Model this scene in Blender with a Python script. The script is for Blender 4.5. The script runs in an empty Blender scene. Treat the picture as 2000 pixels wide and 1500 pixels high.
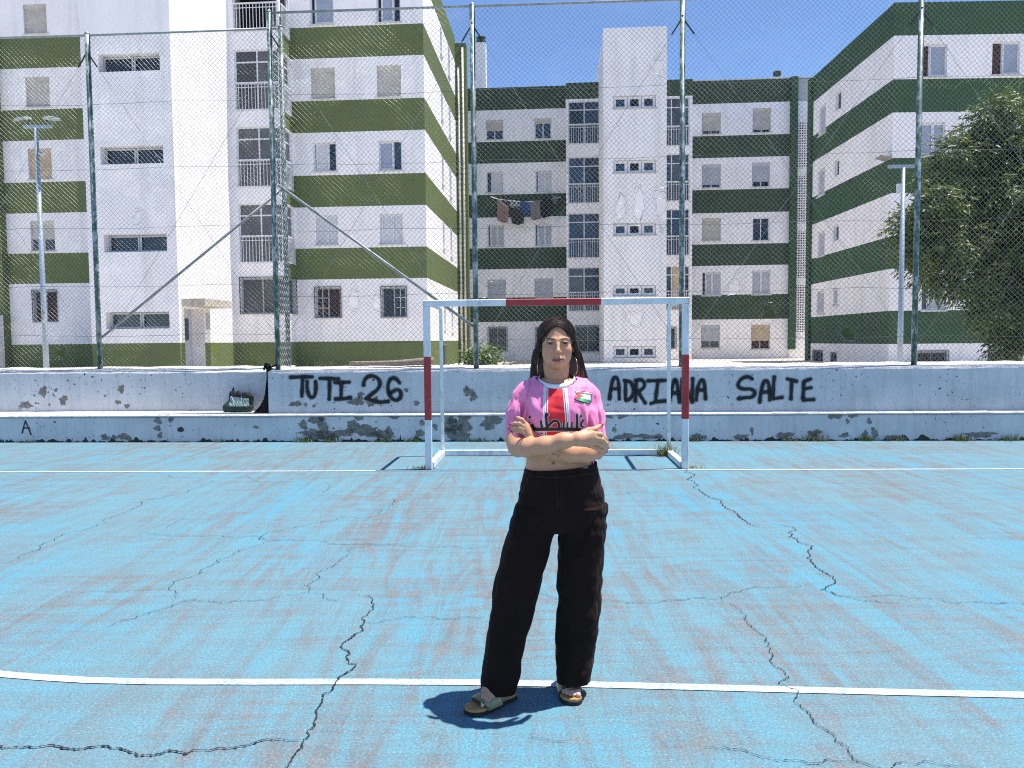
import bpy, bmesh, math, random
import numpy as np
from mathutils import Vector, Matrix
from mathutils.bvhtree import BVHTree
random.seed(7)
S = bpy.context.scene
COL = S.collection

# ------------------------------------------------------------------ camera
F = 1500.0            # focal length in pixels of the 2000 px wide photograph
CH = 1.57             # camera height above the court
PITCH = math.atan((750 - 666.5) / F)
ROLL = 0.0095
_cr, _sr = math.cos(ROLL), math.sin(ROLL)
_cp, _sp = math.cos(PITCH), math.sin(PITCH)
FWD = Vector((0, _cp, -_sp)); _up0 = Vector((0, _sp, _cp)); _r0 = Vector((1, 0, 0))
RIGHT = _cr * _r0 - _sr * _up0
UP = _sr * _r0 + _cr * _up0
CAMPOS = Vector((0, 0, CH))
cam_data = bpy.data.cameras.new('camera')
cam_data.sensor_width = 36.0
cam_data.lens = 36.0 * F / 2000.0
cam_data.clip_start = 0.05
cam_data.clip_end = 2000
cam = bpy.data.objects.new('camera', cam_data)
COL.objects.link(cam)
m = Matrix.Identity(4)
for i in range(3):
    m[i][0] = RIGHT[i]; m[i][1] = UP[i]; m[i][2] = -FWD[i]; m[i][3] = CAMPOS[i]
cam.matrix_world = m
S.camera = cam

# ------------------------------------------------------------------ sky, sun, exposure
SUN_EL = math.radians(73.5)
SUN_AZ_VEC = Vector((1.0, 0.10, 0)).normalized()      # horizontal direction towards the sun
sun_dir = Vector((SUN_AZ_VEC.x * math.cos(SUN_EL), SUN_AZ_VEC.y * math.cos(SUN_EL), math.sin(SUN_EL)))
w = bpy.data.worlds.new('World'); S.world = w; w.use_nodes = True
wn = w.node_tree.nodes; wl = w.node_tree.links
bg = wn['Background']
sky = wn.new('ShaderNodeTexSky'); sky.sky_type = 'NISHITA'; sky.sun_disc = False
sky.sun_elevation = SUN_EL
sky.sun_rotation = math.atan2(SUN_AZ_VEC.x, SUN_AZ_VEC.y)
sky.altitude = 3500; sky.air_density = 1.0; sky.dust_density = 0.1; sky.ozone_density = 5.0
wl.new(sky.outputs[0], bg.inputs[0]); bg.inputs[1].default_value = 0.14
sl = bpy.data.lights.new('sun', 'SUN'); sl.energy = 4.8; sl.angle = math.radians(0.55); sl.color = (1.0, 0.955, 0.89)
sun = bpy.data.objects.new('sun', sl); COL.objects.link(sun)
sun.rotation_euler = sun_dir.to_track_quat('Z', 'Y').to_euler()
sun.location = (0, 0, 40)
S.view_settings.view_transform = 'Standard'; S.view_settings.look = 'None'
S.view_settings.exposure = 0.8; S.view_settings.gamma = 1.0
S.view_settings.use_curve_mapping = False
S.cycles.use_denoising = False; S.cycles.filter_width = 1.1
S.cycles.max_bounces = 6; S.cycles.diffuse_bounces = 4; S.cycles.transparent_max_bounces = 16
# ------------------------------------------------------------------ helpers
def ray(px, py):
    return FWD + RIGHT * ((px - 1000) / F) - UP * ((py - 750) / F)
def at(px, py, Y):                      # point of the pixel's ray at distance Y
    d = ray(px, py); return CAMPOS + d * (Y / d.y)
def ground(px, py, z=0.0):              # point where the pixel's ray meets the level z
    d = ray(px, py); return CAMPOS + d * ((z - CH) / d.z)
def onplane(px, py, p, n):
    d = ray(px, py); return CAMPOS + d * ((Vector(p) - CAMPOS).dot(n) / d.dot(n))

class Frame:                            # a local frame: u along a wall, v away from the camera, z up
    def __init__(self, x, y, t):
        self.o = Vector((x, y, 0)); self.rz = math.atan2(-t, 1.0)
        self.u = Vector((math.cos(self.rz), math.sin(self.rz), 0)); self.v = Vector((-self.u.y, self.u.x, 0))
    def w(self, u, v, z): return self.o + self.u * u + self.v * v + Vector((0, 0, z))
    def px(self, px, py, v=0.0):        # pixel -> (u, z) on the wall plane at depth v
        p = onplane(px, py, self.o + self.v * v, self.v) - self.o
        return p.dot(self.u), p.z
    def pxu(self, px, py, u=0.0):       # pixel -> (v, z) on the cross plane at u
        p = onplane(px, py, self.o + self.u * u, self.u) - self.o
        return p.dot(self.v), p.z

_mats = {}
def node_mat(name):
    m = bpy.data.materials.new(name); m.use_nodes = True
    nt = m.node_tree; return m, nt.nodes, nt.links, nt.nodes['Principled BSDF']
def N(nodes, kind, **kw):
    n = nodes.new('ShaderNode' + kind)
    for k, v in kw.items(): setattr(n, k, v)
    return n
def coords(nodes, links, scale=(1, 1, 1), obj=True, rot=(0, 0, 0)):
    tc = N(nodes, 'TexCoord'); mp = N(nodes, 'Mapping')
    mp.inputs['Scale'].default_value = scale; mp.inputs['Rotation'].default_value = rot
    links.new(tc.outputs['Object'], mp.inputs[0]); return mp.outputs[0]
def noise(nodes, links, vec, scale, detail=4, rough=0.55, dist=0.0):
    n = N(nodes, 'TexNoise'); n.inputs['Scale'].default_value = scale; n.inputs['Detail'].default_value = detail
    n.inputs['Roughness'].default_value = rough; n.inputs['Distortion'].default_value = dist
    links.new(vec, n.inputs['Vector']); return n.outputs['Fac']
def ramp(nodes, links, fac, stops, interp='LINEAR'):
    r = N(nodes, 'ValToRGB'); r.color_ramp.interpolation = interp
    els = r.color_ramp.elements
    while len(els) < len(stops): els.new(0.5)
    for e, (p, c) in zip(els, stops):
        e.position = p; e.color = (c, c, c, 1) if isinstance(c, (int, float)) else (*c, 1)
    links.new(fac, r.inputs[0]); return r.outputs[0]
def mix(nodes, links, fac, a, b, blend='MIX'):
    n = N(nodes, 'MixRGB', blend_type=blend)
    for s, v in zip((0, 1, 2), (fac, a, b)):
        if isinstance(v, (int, float)): n.inputs[s].default_value = v
        elif isinstance(v, tuple): n.inputs[s].default_value = (*v, 1)
        else: links.new(v, n.inputs[s])
    return n.outputs[0]
def bump(nodes, links, h, strength, dist=0.01):
    b = N(nodes, 'Bump'); b.inputs['Strength'].default_value = strength; b.inputs['Distance'].default_value = dist
    links.new(h, b.inputs['Height']); return b.outputs[0]
def setp(b, rough=0.6, metal=0.0, spec=0.5):
    b.inputs['Roughness'].default_value = rough; b.inputs['Metallic'].default_value = metal
    b.inputs['Specular IOR Level'].default_value = spec

def mat(name, col, rough=0.7, metal=0.0, spec=0.4, var=0.12, scale=3.0, dirt=None, dirt_amt=0.0, bmp=0.0, bscale=60):
    """plain surface with soft colour variation, optional dirt blotches and fine relief"""
    if name in _mats: return _mats[name]
    m, n, l, b = node_mat(name); setp(b, rough, metal, spec)
    vec = coords(n, l)
    f = noise(n, l, vec, scale, 6, 0.6)
    lo = tuple(c * (1 - var) for c in col); hi = tuple(min(c * (1 + var), 0.95) for c in col)
    c = ramp(n, l, f, [(0.3, lo), (0.7, hi)])
    if dirt:
        d = noise(n, l, coords(n, l, (1, 1, 0.35)), scale * 2.3, 8, 0.68, 0.4)
        c = mix(n, l, ramp(n, l, d, [(0.62 - dirt_amt * 0.25, 0.0), (0.85 - dirt_amt * 0.2, min(1, 0.25 + dirt_amt))]), c, dirt)
    l.new(c, b.inputs['Base Color'])
    if bmp: l.new(bump(n, l, noise(n, l, vec, bscale, 4), bmp), b.inputs['Normal'])
    _mats[name] = m; return m

def glass_mat(name, col, rough=0.06, spec=0.5):
    if name in _mats: return _mats[name]
    m, n, l, b = node_mat(name); setp(b, rough, 0.0, spec)
    f = noise(n, l, coords(n, l), 1.7, 3)
    l.new(ramp(n, l, f, [(0.3, tuple(c * 0.6 for c in col)), (0.7, tuple(c * 1.3 for c in col))]), b.inputs['Base Color'])
    _mats[name] = m; return m

class MB:                               # collects shapes into ONE mesh
    def __init__(self): self.v = []; self.f = []; self.m = []; self.smooth = False
    def add(self, vs, fs, mi=0):
        o = len(self.v); self.v.extend([tuple(p) for p in vs])
        for f in fs: self.f.append(tuple(i + o for i in f)); self.m.append(mi)
        return self
    def quad(self, a, b, c, d, mi=0): return self.add((a, b, c, d), ((0, 1, 2, 3),), mi)
    def box(self, x0, x1, y0, y1, z0, z1, mi=0):
        vs = [(x, y, z) for z in (z0, z1) for y in (y0, y1) for x in (x0, x1)]
        return self.add(vs, ((0, 2, 3, 1), (4, 5, 7, 6), (0, 1, 5, 4), (2, 6, 7, 3), (0, 4, 6, 2), (1, 3, 7, 5)), mi)
    def obox(self, c, ax, ay, az, mi=0):  # oriented box: centre and three half-axis vectors
        c, ax, ay, az = map(Vector, (c, ax, ay, az))
        vs = [c + ax * sx + ay * sy + az * sz for sz in (-1, 1) for sy in (-1, 1) for sx in (-1, 1)]
        return self.add(vs, ((0, 2, 3, 1), (4, 5, 7, 6), (0, 1, 5, 4), (2, 6, 7, 3), (0, 4, 6, 2), (1, 3, 7, 5)), mi)
    def bar(self, a, b, wx, wy=None, mi=0):   # rectangular bar between two points
        a, b = Vector(a), Vector(b); d = (b - a); L = d.length; d.normalize()
        ref = Vector((0, 0, 1)) if abs(d.z) < 0.9 else Vector((1, 0, 0))
        s = d.cross(ref).normalized(); t = s.cross(d).normalized()
        return self.obox((a + b) / 2, d * L / 2, s * wx / 2, t * (wy or wx) / 2, mi)
    def tube(self, pts, r, n=8, mi=0, cap=True, closed=False):
        pts = [Vector(p) for p in pts]; k = len(pts)
        rs = r if isinstance(r, (list, tuple)) else [r] * k
        o = len(self.v); prev = None
        for i, p in enumerate(pts):
            d = (pts[min(i + 1, k - 1)] - pts[max(i - 1, 0)])
            if closed: d = pts[(i + 1) % k] - pts[i - 1]
            if d.length < 1e-9: d = Vector((0, 0, 1))
            d.normalize()
            if prev is None:
                ref = Vector((0, 0, 1)) if abs(d.z) < 0.9 else Vector((1, 0, 0))
                s = d.cross(ref).normalized()
            else:
                s = (prev - d * prev.dot(d))
                s = s.normalized() if s.length > 1e-6 else d.orthogonal().normalized()
            prev = s; t = d.cross(s)
            for j in range(n):
                a = 2 * math.pi * j / n
                self.v.append(tuple(p + (s * math.cos(a) + t * math.sin(a)) * rs[i]))
        for i in range(k if closed else k - 1):
            for j in range(n):
                i2 = (i + 1) % k
                self.f.append((o + i * n + j, o + i * n + (j + 1) % n, o + i2 * n + (j + 1) % n, o + i2 * n + j)); self.m.append(mi)
        if cap and not closed:
            self.f.append(tuple(o + j for j in reversed(range(n)))); self.m.append(mi)
            self.f.append(tuple(o + (k - 1) * n + j for j in range(n))); self.m.append(mi)
        return self
    def build(self, name, mats, parent=None, smooth=None):
        me = bpy.data.meshes.new(name); me.from_pydata(self.v, [], self.f)
        for mm in (mats if isinstance(mats, (list, tuple)) else [mats]): me.materials.append(mm)
        me.polygons.foreach_set('material_index', self.m)
        if self.smooth if smooth is None else smooth: me.polygons.foreach_set('use_smooth', [True] * len(self.f))
        me.update()
        return link(name, me, parent)

def link(name, me, parent=None):
    o = bpy.data.objects.new(name, me); COL.objects.link(o)
    if parent is not None: o.parent = parent
    return o
def np_mesh(name, V, Fq, mats, parent=None, smooth=False):
    """mesh from numpy arrays: V (n,3), Fq (m,3 or 4)"""
    me = bpy.data.meshes.new(name); V = np.asarray(V, np.float32); Fq = np.asarray(Fq, np.int32)
    k = Fq.shape[1]
    me.vertices.add(len(V)); me.vertices.foreach_set('co', V.ravel())
    me.loops.add(Fq.size); me.loops.foreach_set('vertex_index', Fq.ravel())
    me.polygons.add(len(Fq)); me.polygons.foreach_set('loop_start', np.arange(0, Fq.size, k, dtype=np.int32))
    me.polygons.foreach_set('loop_total', np.full(len(Fq), k, np.int32))
    if smooth: me.polygons.foreach_set('use_smooth', np.ones(len(Fq), bool))
    for mm in (mats if isinstance(mats, (list, tuple)) else [mats]): me.materials.append(mm)
    me.update(calc_edges=True); me.validate()
    return link(name, me, parent)
def tag(o, label, cat, group=None, kind=None):
    o['label'] = label; o['category'] = cat
    if group: o['group'] = group
    if kind: o['kind'] = kind
    return o
def struct(o): o['kind'] = 'structure'; return o
def stuff(o): o['kind'] = 'stuff'; return o
def empty(name, loc=(0, 0, 0), rz=0.0):
    o = bpy.data.objects.new(name, None); COL.objects.link(o); o.location = loc; o.rotation_euler = (0, 0, rz); o.empty_display_size = 0.3
    return o
def blob(px_pts_fn, n, rx, ry, rough=0.35, seed=0):
    """irregular outline around (0,0)"""
    r = random.Random(seed); ph = [r.random() * 6.28 for _ in range(6)]
    out = []
    for i in range(n):
        a = 2 * math.pi * i / n
        k = 1 + rough * (0.5 * math.sin(2 * a + ph[0]) + 0.4 * math.sin(3 * a + ph[1]) + 0.35 * math.sin(5 * a + ph[2]) + 0.25 * math.sin(9 * a + ph[3]) + 0.22 * math.sin(14 * a + ph[4]) + 0.15 * math.sin(23 * a + ph[5])) + r.uniform(-0.07, 0.07)
        out.append((rx * k * math.cos(a), ry * k * math.sin(a)))
    return out
# ------------------------------------------------------------------ smooth solid modelling (signed distance grid -> one continuous mesh)
def fract_noise(seed):
    rs = np.random.RandomState(seed); L = rs.rand(24, 24, 24).astype(np.float32) * 2 - 1
    def f(x, y, z):
        x, y, z = np.broadcast_arrays(np.asarray(x, np.float32), np.asarray(y, np.float32), np.asarray(z, np.float32))
        xi, yi, zi = np.floor(x).astype(np.int32), np.floor(y).astype(np.int32), np.floor(z).astype(np.int32)
        fx, fy, fz = x - xi, y - yi, z - zi
        fx, fy, fz = fx * fx * (3 - 2 * fx), fy * fy * (3 - 2 * fy), fz * fz * (3 - 2 * fz)
        g = lambda a, b, c: L[(xi + a) % 24, (yi + b) % 24, (zi + c) % 24]
        c00 = g(0, 0, 0) * (1 - fx) + g(1, 0, 0) * fx; c10 = g(0, 1, 0) * (1 - fx) + g(1, 1, 0) * fx
        c01 = g(0, 0, 1) * (1 - fx) + g(1, 0, 1) * fx; c11 = g(0, 1, 1) * (1 - fx) + g(1, 1, 1) * fx
        return (c00 * (1 - fy) + c10 * fy) * (1 - fz) + (c01 * (1 - fy) + c11 * fy) * fz
    return f
def smin(a, b, k):
    if k <= 0: return np.minimum(a, b)
    h = np.maximum(k - np.abs(a - b), 0) / k
    return np.minimum(a, b) - h * h * k * 0.25
def smax(a, b, k): return -smin(-a, -b, k)

class Vol:
    def __init__(self, lo, hi, h):
        self.lo = np.array(lo, np.float32); self.h = h
        self.n = np.ceil((np.array(hi) - self.lo) / h).astype(int) + 1
        self.D = np.full(self.n, 0.2, np.float32)
        self.ax = [self.lo[i] + h * np.arange(self.n[i], dtype=np.float32) for i in range(3)]
    def region(self, lo, hi):
        sl = []
        for i in range(3):
            a = int(np.floor((lo[i] - self.lo[i]) / self.h)); b = int(np.ceil((hi[i] - self.lo[i]) / self.h)) + 1
            a, b = max(a, 0), min(b, self.n[i])
            if b <= a: return None
            sl.append(slice(a, b))
        X = self.ax[0][sl[0]][:, None, None]; Y = self.ax[1][sl[1]][None, :, None]; Z = self.ax[2][sl[2]][None, None, :]
        return tuple(sl), X, Y, Z
    def put(self, sl, d, k, mode):
        if mode == 'add': self.D[sl] = smin(self.D[sl], d, k)
        elif mode == 'sub': self.D[sl] = smax(self.D[sl], -d, k)
        elif mode == 'and': self.D[sl] = smax(self.D[sl], d, k)
    def capsule(self, a, b, ra, rb, k=0.01, mode='add', flat=None):
        a = np.array(a, np.float32); b = np.array(b, np.float32)
        pad = max(ra, rb) + k + 0.012
        rg = self.region(np.minimum(a, b) - pad, np.maximum(a, b) + pad)
        if rg is None: return self
        sl, X, Y, Z = rg; d = b - a; L2 = float(d @ d) + 1e-12
        t = np.clip(((X - a[0]) * d[0] + (Y - a[1]) * d[1] + (Z - a[2]) * d[2]) / L2, 0, 1)
        q = np.sqrt((X - a[0] - t * d[0]) ** 2 + (Y - a[1] - t * d[1]) ** 2 + (Z - a[2] - t * d[2]) ** 2)
        self.put(sl, q - (ra + (rb - ra) * t), k, mode); return self
    def chain(self, pts, rs, k=0.01, mode='add'):
        for (p, q, r0, r1) in zip(pts, pts[1:], rs, rs[1:]): self.capsule(p, q, r0, r1, k, mode)
        return self
    def ellipsoid(self, c, r, k=0.01, mode='add', rot=None):
        c = np.array(c, np.float32); r = np.array(r, np.float32); pad = float(r.max()) + k + 0.012
        rg = self.region(c - pad, c + pad)
        if rg is None: return self
        sl, X, Y, Z = rg; x, y, z = X - c[0], Y - c[1], Z - c[2]
        if rot is not None:
            R = np.array(rot.to_matrix() if hasattr(rot, 'to_matrix') else rot, np.float32)
            x, y, z = (x * R[0, 0] + y * R[1, 0] + z * R[2, 0], x * R[0, 1] + y * R[1, 1] + z * R[2, 1], x * R[0, 2] + y * R[1, 2] + z * R[2, 2])
        k0 = np.sqrt((x / r[0]) ** 2 + (y / r[1]) ** 2 + (z / r[2]) ** 2) + 1e-6
        k1 = np.sqrt((x / r[0] ** 2) ** 2 + (y / r[1] ** 2) ** 2 + (z / r[2] ** 2) ** 2) + 1e-6
        self.put(sl, k0 * (k0 - 1) / k1, k, mode); return self
    def loft(self, zs, cx, cy, rx, ry, k=0.02, mode='add', p=2.0, cap=True, disp=None):
        """upright body of (super)elliptic sections given at heights zs"""
        zs = np.array(zs, np.float32); o = np.argsort(zs); zs = zs[o]
        A = [np.array(a, np.float32)[o] for a in (cx, cy, rx, ry)]
        pad = float(max(A[2].max(), A[3].max())) + k + 0.03
        lo = (A[0].min() - pad, A[1].min() - pad, zs[0] - 0.03 - k); hi = (A[0].max() + pad, A[1].max() + pad, zs[-1] + 0.03 + k)
        rg = self.region(lo, hi)
        if rg is None: return self
        sl, X, Y, Z = rg; zz = Z[0, 0]
        C = [np.interp(zz, zs, a)[None, None, :] for a in A]
        u, v = np.abs(X - C[0]) / C[2], np.abs(Y - C[1]) / C[3]
        q = (u ** p + v ** p) ** (1.0 / p)
        d = ((q - 1) * np.minimum(C[2], C[3])).astype(np.float32)
        if disp is not None: d = d + disp(X, Y, Z)
        if cap:
            d = np.maximum(d, np.maximum(zs[0] - Z, Z - zs[-1]))
        self.put(sl, d.astype(np.float32), k, mode); return self
    def plane(self, p, nrm, k=0.0):     # keep the side the normal points away from
        nrm = np.array(nrm, np.float32); nrm = nrm / np.linalg.norm(nrm)
        X, Y, Z = self.ax[0][:, None, None], self.ax[1][None, :, None], self.ax[2][None, None, :]
        self.D = smax(self.D, ((X - p[0]) * nrm[0] + (Y - p[1]) * nrm[1] + (Z - p[2]) * nrm[2]).astype(np.float32), k); return self
    def mesh(self):
        """naive surface nets"""
        D = self.D; s = D < 0
        c = np.zeros(np.array(D.shape) - 1, np.int8)
        for dx in (0, 1):
            for dy in (0, 1):
                for dz in (0, 1): c += s[dx:D.shape[0] - 1 + dx, dy:D.shape[1] - 1 + dy, dz:D.shape[2] - 1 + dz]
        act = np.argwhere((c > 0) & (c < 8))
        idx = np.full(c.shape, -1, np.int32); idx[act[:, 0], act[:, 1], act[:, 2]] = np.arange(len(act))
        corners = [(a, b, e) for a in (0, 1) for b in (0, 1) for e in (0, 1)]
        val = {o: D[act[:, 0] + o[0], act[:, 1] + o[1], act[:, 2] + o[2]] for o in corners}
        P = np.zeros((len(act), 3), np.float32); cnt = np.zeros(len(act), np.float32)
        for o in corners:
            for ax in range(3):
                if o[ax]: continue
                q = list(o); q[ax] = 1; q = tuple(q)
                a, b = val[o], val[q]; m_ = (a < 0) != (b < 0)
                t = np.where(m_, a / np.where(m_, a - b, 1), 0)
                pt = np.array(o, np.float32)[None, :].repeat(len(act), 0); pt[:, ax] = t
                P += pt * m_[:, None]; cnt += m_
        P = (P / cnt[:, None] + act) * self.h + self.lo
        Q = []
        for ax in range(3):
            a = [slice(None)] * 3; b = [slice(None)] * 3; a[ax] = slice(0, -1); b[ax] = slice(1, None)
            e = np.argwhere(s[tuple(a)] != s[tuple(b)])
            o1, o2 = [(1, 2), (2, 0), (0, 1)][ax]
            e = e[(e[:, o1] > 0) & (e[:, o2] > 0) & (e[:, o1] < D.shape[o1] - 1) & (e[:, o2] < D.shape[o2] - 1)]
            inside = s[e[:, 0], e[:, 1], e[:, 2]]
            def cell(d1, d2):
                q = e.copy(); q[:, o1] -= d1; q[:, o2] -= d2; return idx[q[:, 0], q[:, 1], q[:, 2]]
            quad = np.stack([cell(1, 1), cell(0, 1), cell(0, 0), cell(1, 0)], 1)
            quad[~inside] = quad[~inside][:, ::-1]
            Q.append(quad)
        Q = np.concatenate(Q); Q = Q[(Q >= 0).all(1)]
        return P, Q
def relax(P, Q, it=1, lam=0.5):
    for _ in range(it):
        acc = np.zeros_like(P); cnt = np.zeros(len(P), np.float32)
        for a, b in ((0, 1), (1, 2), (2, 3), (3, 0)):
            np.add.at(acc, Q[:, a], P[Q[:, b]]); np.add.at(cnt, Q[:, a], 1)
            np.add.at(acc, Q[:, b], P[Q[:, a]]); np.add.at(cnt, Q[:, b], 1)
        P = P * (1 - lam) + lam * acc / np.maximum(cnt, 1)[:, None]
    return P
def vcol(ob, rgb, name='Col'):
    a = ob.data.color_attributes.new(name, 'FLOAT_COLOR', 'POINT')
    rgba = np.ones((len(rgb), 4), np.float32); rgba[:, :3] = rgb
    a.data.foreach_set('color', rgba.ravel())
def vcol_mat(name, rough=0.6, spec=0.4, var=0.1, scale=60, bmp=0.0, sss=0.0):
    m, n, l, b = node_mat(name); setp(b, rough, 0, spec)
    a = N(n, 'Attribute'); a.attribute_name = 'Col'
    f = noise(n, l, coords(n, l), scale, 4)
    c = mix(n, l, 1.0, a.outputs['Color'], ramp(n, l, f, [(0.3, 1 - var), (0.7, 1 + var * .6)]), 'MULTIPLY')
    l.new(c, b.inputs['Base Color'])
    if bmp: l.new(bump(n, l, noise(n, l, coords(n, l), scale * 5, 3), bmp, 0.003), b.inputs['Normal'])
    if sss:
        b.inputs['Subsurface Weight'].default_value = sss; b.inputs['Subsurface Radius'].default_value = (0.012, 0.004, 0.002); b.inputs['Subsurface Scale'].default_value = 1.0
    return m
# ------------------------------------------------------------------ court, markings, cracks, ground behind
def court_mat():
    m, n, l, b = node_mat('court_paint'); setp(b, 0.82, 0, 0.25)
    vec = coords(n, l)
    big = noise(n, l, coords(n, l, (0.9, 0.55, 1)), 0.8, 7, 0.62, 0.6)
    lat = noise(n, l, coords(n, l, (0.6, 4.2, 1), rot=(0, 0, -0.12)), 1.3, 7, 0.70, 1.6)
    dep = noise(n, l, coords(n, l, (5.2, 0.55, 1), rot=(0, 0, 0.06)), 1.0, 7, 0.72, 1.5)
    blot = noise(n, l, coords(n, l, (2.6, 1.1, 1)), 0.9, 7, 0.74, 0.6)
    grain = noise(n, l, vec, 85, 3, 0.8); grain2 = noise(n, l, vec, 210, 2, 0.7); mid = noise(n, l, vec, 9, 6, 0.75)
    blue = ramp(n, l, big, [(0.32, (0.118, 0.225, 0.268)), (0.5, (0.096, 0.238, 0.302)), (0.64, (0.072, 0.246, 0.338))])
    grey = ramp(n, l, mid, [(0.3, (0.100, 0.118, 0.130)), (0.7, (0.160, 0.182, 0.196))])
    brown = ramp(n, l, mid, [(0.3, (0.088, 0.090, 0.088)), (0.7, (0.144, 0.144, 0.140))])
    # paint rubbed thin along the mopped strokes, broken up by the grain of the asphalt
    w1 = ramp(n, l, lat, [(0.44, 0.0), (0.66, 0.75)]); w2 = ramp(n, l, dep, [(0.43, 0.0), (0.64, 0.85)])
    wear = mix(n, l, 1.0, mix(n, l, 1.0, w1, w2, 'ADD'), ramp(n, l, mid, [(0.30, 0.55), (0.60, 1.1)]), 'MULTIPLY')
    zone = noise(n, l, coords(n, l, (0.8, 0.6, 1)), 0.42, 3, 0.6, 0.8)
    wear = mix(n, l, 1.0, wear, ramp(n, l, zone, [(0.34, 0.45), (0.60, 1.3)]), 'MULTIPLY')
    c = mix(n, l, wear, blue, grey)
    wb = mix(n, l, 1.0, ramp(n, l, blot, [(0.49, 0.0), (0.67, 0.9)]), ramp(n, l, dep, [(0.40, 0.15), (0.62, 1.0)]), 'MULTIPLY')
    c = mix(n, l, mix(n, l, 1.0, wb, ramp(n, l, grain, [(0.35, 0.58), (0.65, 0.28)]), 'MULTIPLY'), c, brown)
    gs = mix(n, l, 0.35, grain, grain2)
    c = mix(n, l, 1.0, c, ramp(n, l, gs, [(0.30, 0.36), (0.45, 0.90), (0.60, 1.16)]), 'MULTIPLY')
    c = mix(n, l, ramp(n, l, gs, [(0.555, 0.0), (0.70, 0.62)]), c, (0.44, 0.50, 0.52))
    fine, fine2 = gs, mid
    l.new(c, b.inputs['Base Color'])
    h = mix(n, l, 0.5, fine, fine2)
    l.new(bump(n, l, h, 0.5, 0.006), b.inputs['Normal'])
    return m
COURT = Frame(-0.009, 11.996, 0.0575)      # along the base of the spectator wall

mbg = MB()
nx, ny = 40, 26
x0, x1, y0, y1 = -16.0, 16.0, -9.0, 12.9
vs = [(x0 + (x1 - x0) * i / nx, y0 + (y1 - y0) * j / ny, 0) for j in range(ny + 1) for i in range(nx + 1)]
mbg.add(vs, [(j * (nx + 1) + i, j * (nx + 1) + i + 1, (j + 1) * (nx + 1) + i + 1, (j + 1) * (nx + 1) + i) for j in range(ny) for i in range(nx)])
court = struct(mbg.build('court', court_mat()))

gm = mat('dry_ground', (0.54, 0.49, 0.42), 0.95, var=0.15, scale=0.6, dirt=(0.25, 0.24, 0.14), dirt_amt=0.25, bmp=0.4, bscale=12)
mb = MB(); R_ = 900.0
mb.quad((-R_, -R_, -0.03), (R_, -R_, -0.03), (R_, R_, -0.03), (-R_, R_, -0.03))
struct(mb.build('ground', gm))
mb = MB()                                   # the raised ground behind the retaining wall
a = [COURT.w(-30, 0.85, 0.55), COURT.w(30, 0.85, 0.55), COURT.w(60, 80, 0.55), COURT.w(-60, 80, 0.55)]
mb.quad(*a)
a0 = [COURT.w(-30, 0.85, -0.02), COURT.w(30, 0.85, -0.02), COURT.w(60, 80, -0.02), COURT.w(-60, 80, -0.02)]
for i in range(4): mb.quad(a0[i], a0[(i + 1) % 4], a[(i + 1) % 4], a[i])
struct(mb.build('terrain', gm))

def paint_mat(name, col, wear):
    m, n, l, b = node_mat(name); setp(b, 0.75, 0, 0.3)
    vec = coords(n, l)
    f = noise(n, l, vec, 60, 5, 0.75); g = noise(n, l, vec, 5, 5, 0.6)
    fac = mix(n, l, 1.0, ramp(n, l, f, [(0.36, 1.0), (0.54, 0.0)]), ramp(n, l, g, [(0.35, 0.3), (0.65, wear)]), 'MULTIPLY')
    l.new(mix(n, l, fac, col, (0.16, 0.30, 0.38)), b.inputs['Base Color'])
    return m
line_m = paint_mat('white_line_paint', (0.52, 0.54, 0.545), 1.6)

def ribbon(pts, width, z, name, material, parent, jit=0.0, seed=0, sub=1):
    """flat strip along a ground polyline"""
    r = random.Random(seed); P = [Vector((p[0], p[1], 0)) for p in pts]
    for _ in range(sub):
        Q = [P[0]]
        for a, b in zip(P, P[1:]):
            mid = (a + b) / 2; L = (b - a).length; d = (b - a); nn = Vector((-d.y, d.x, 0))
            if L > 0: nn /= L
            Q += [mid + nn * r.gauss(0, jit * L) + (d / max(L, 1e-6)) * r.gauss(0, jit * L * 0.5), b]
        P = Q
    mb = MB(); vs = []
    for i, p in enumerate(P):
        d = P[min(i + 1, len(P) - 1)] - P[max(i - 1, 0)]
        d = d.normalized() if d.length > 0 else Vector((1, 0, 0))
        nn = Vector((-d.y, d.x, 0))
        wv = width(i / (len(P) - 1), r) if callable(width) else width
        vs += [p + nn * wv / 2 + Vector((0, 0, z)), p - nn * wv / 2 + Vector((0, 0, z))]
    mb.add(vs, [(2 * i + 1, 2 * i + 3, 2 * i + 2, 2 * i) for i in range(len(P) - 1)])
    return mb.build(name, material, parent)

gl0, gl1 = ground(-400, 923.5), ground(2400, 915)
ribbon([gl0, gl1], 0.058, 0.004, 'goal_line', line_m, court, 0, sub=3)
arc = [(-260, 1280), (-120, 1301), (0, 1317.5), (80, 1324), (170, 1329.5), (300, 1332.5), (500, 1333), (700, 1332.5), (900, 1333.5), (1150, 1338), (1350, 1343), (1500, 1347), (1750, 1353), (2000, 1358.5), (2300, 1366)]
ribbon([ground(*p) for p in arc], 0.06, 0.004, 'area_line', line_m, court, 0, sub=2)

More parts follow.
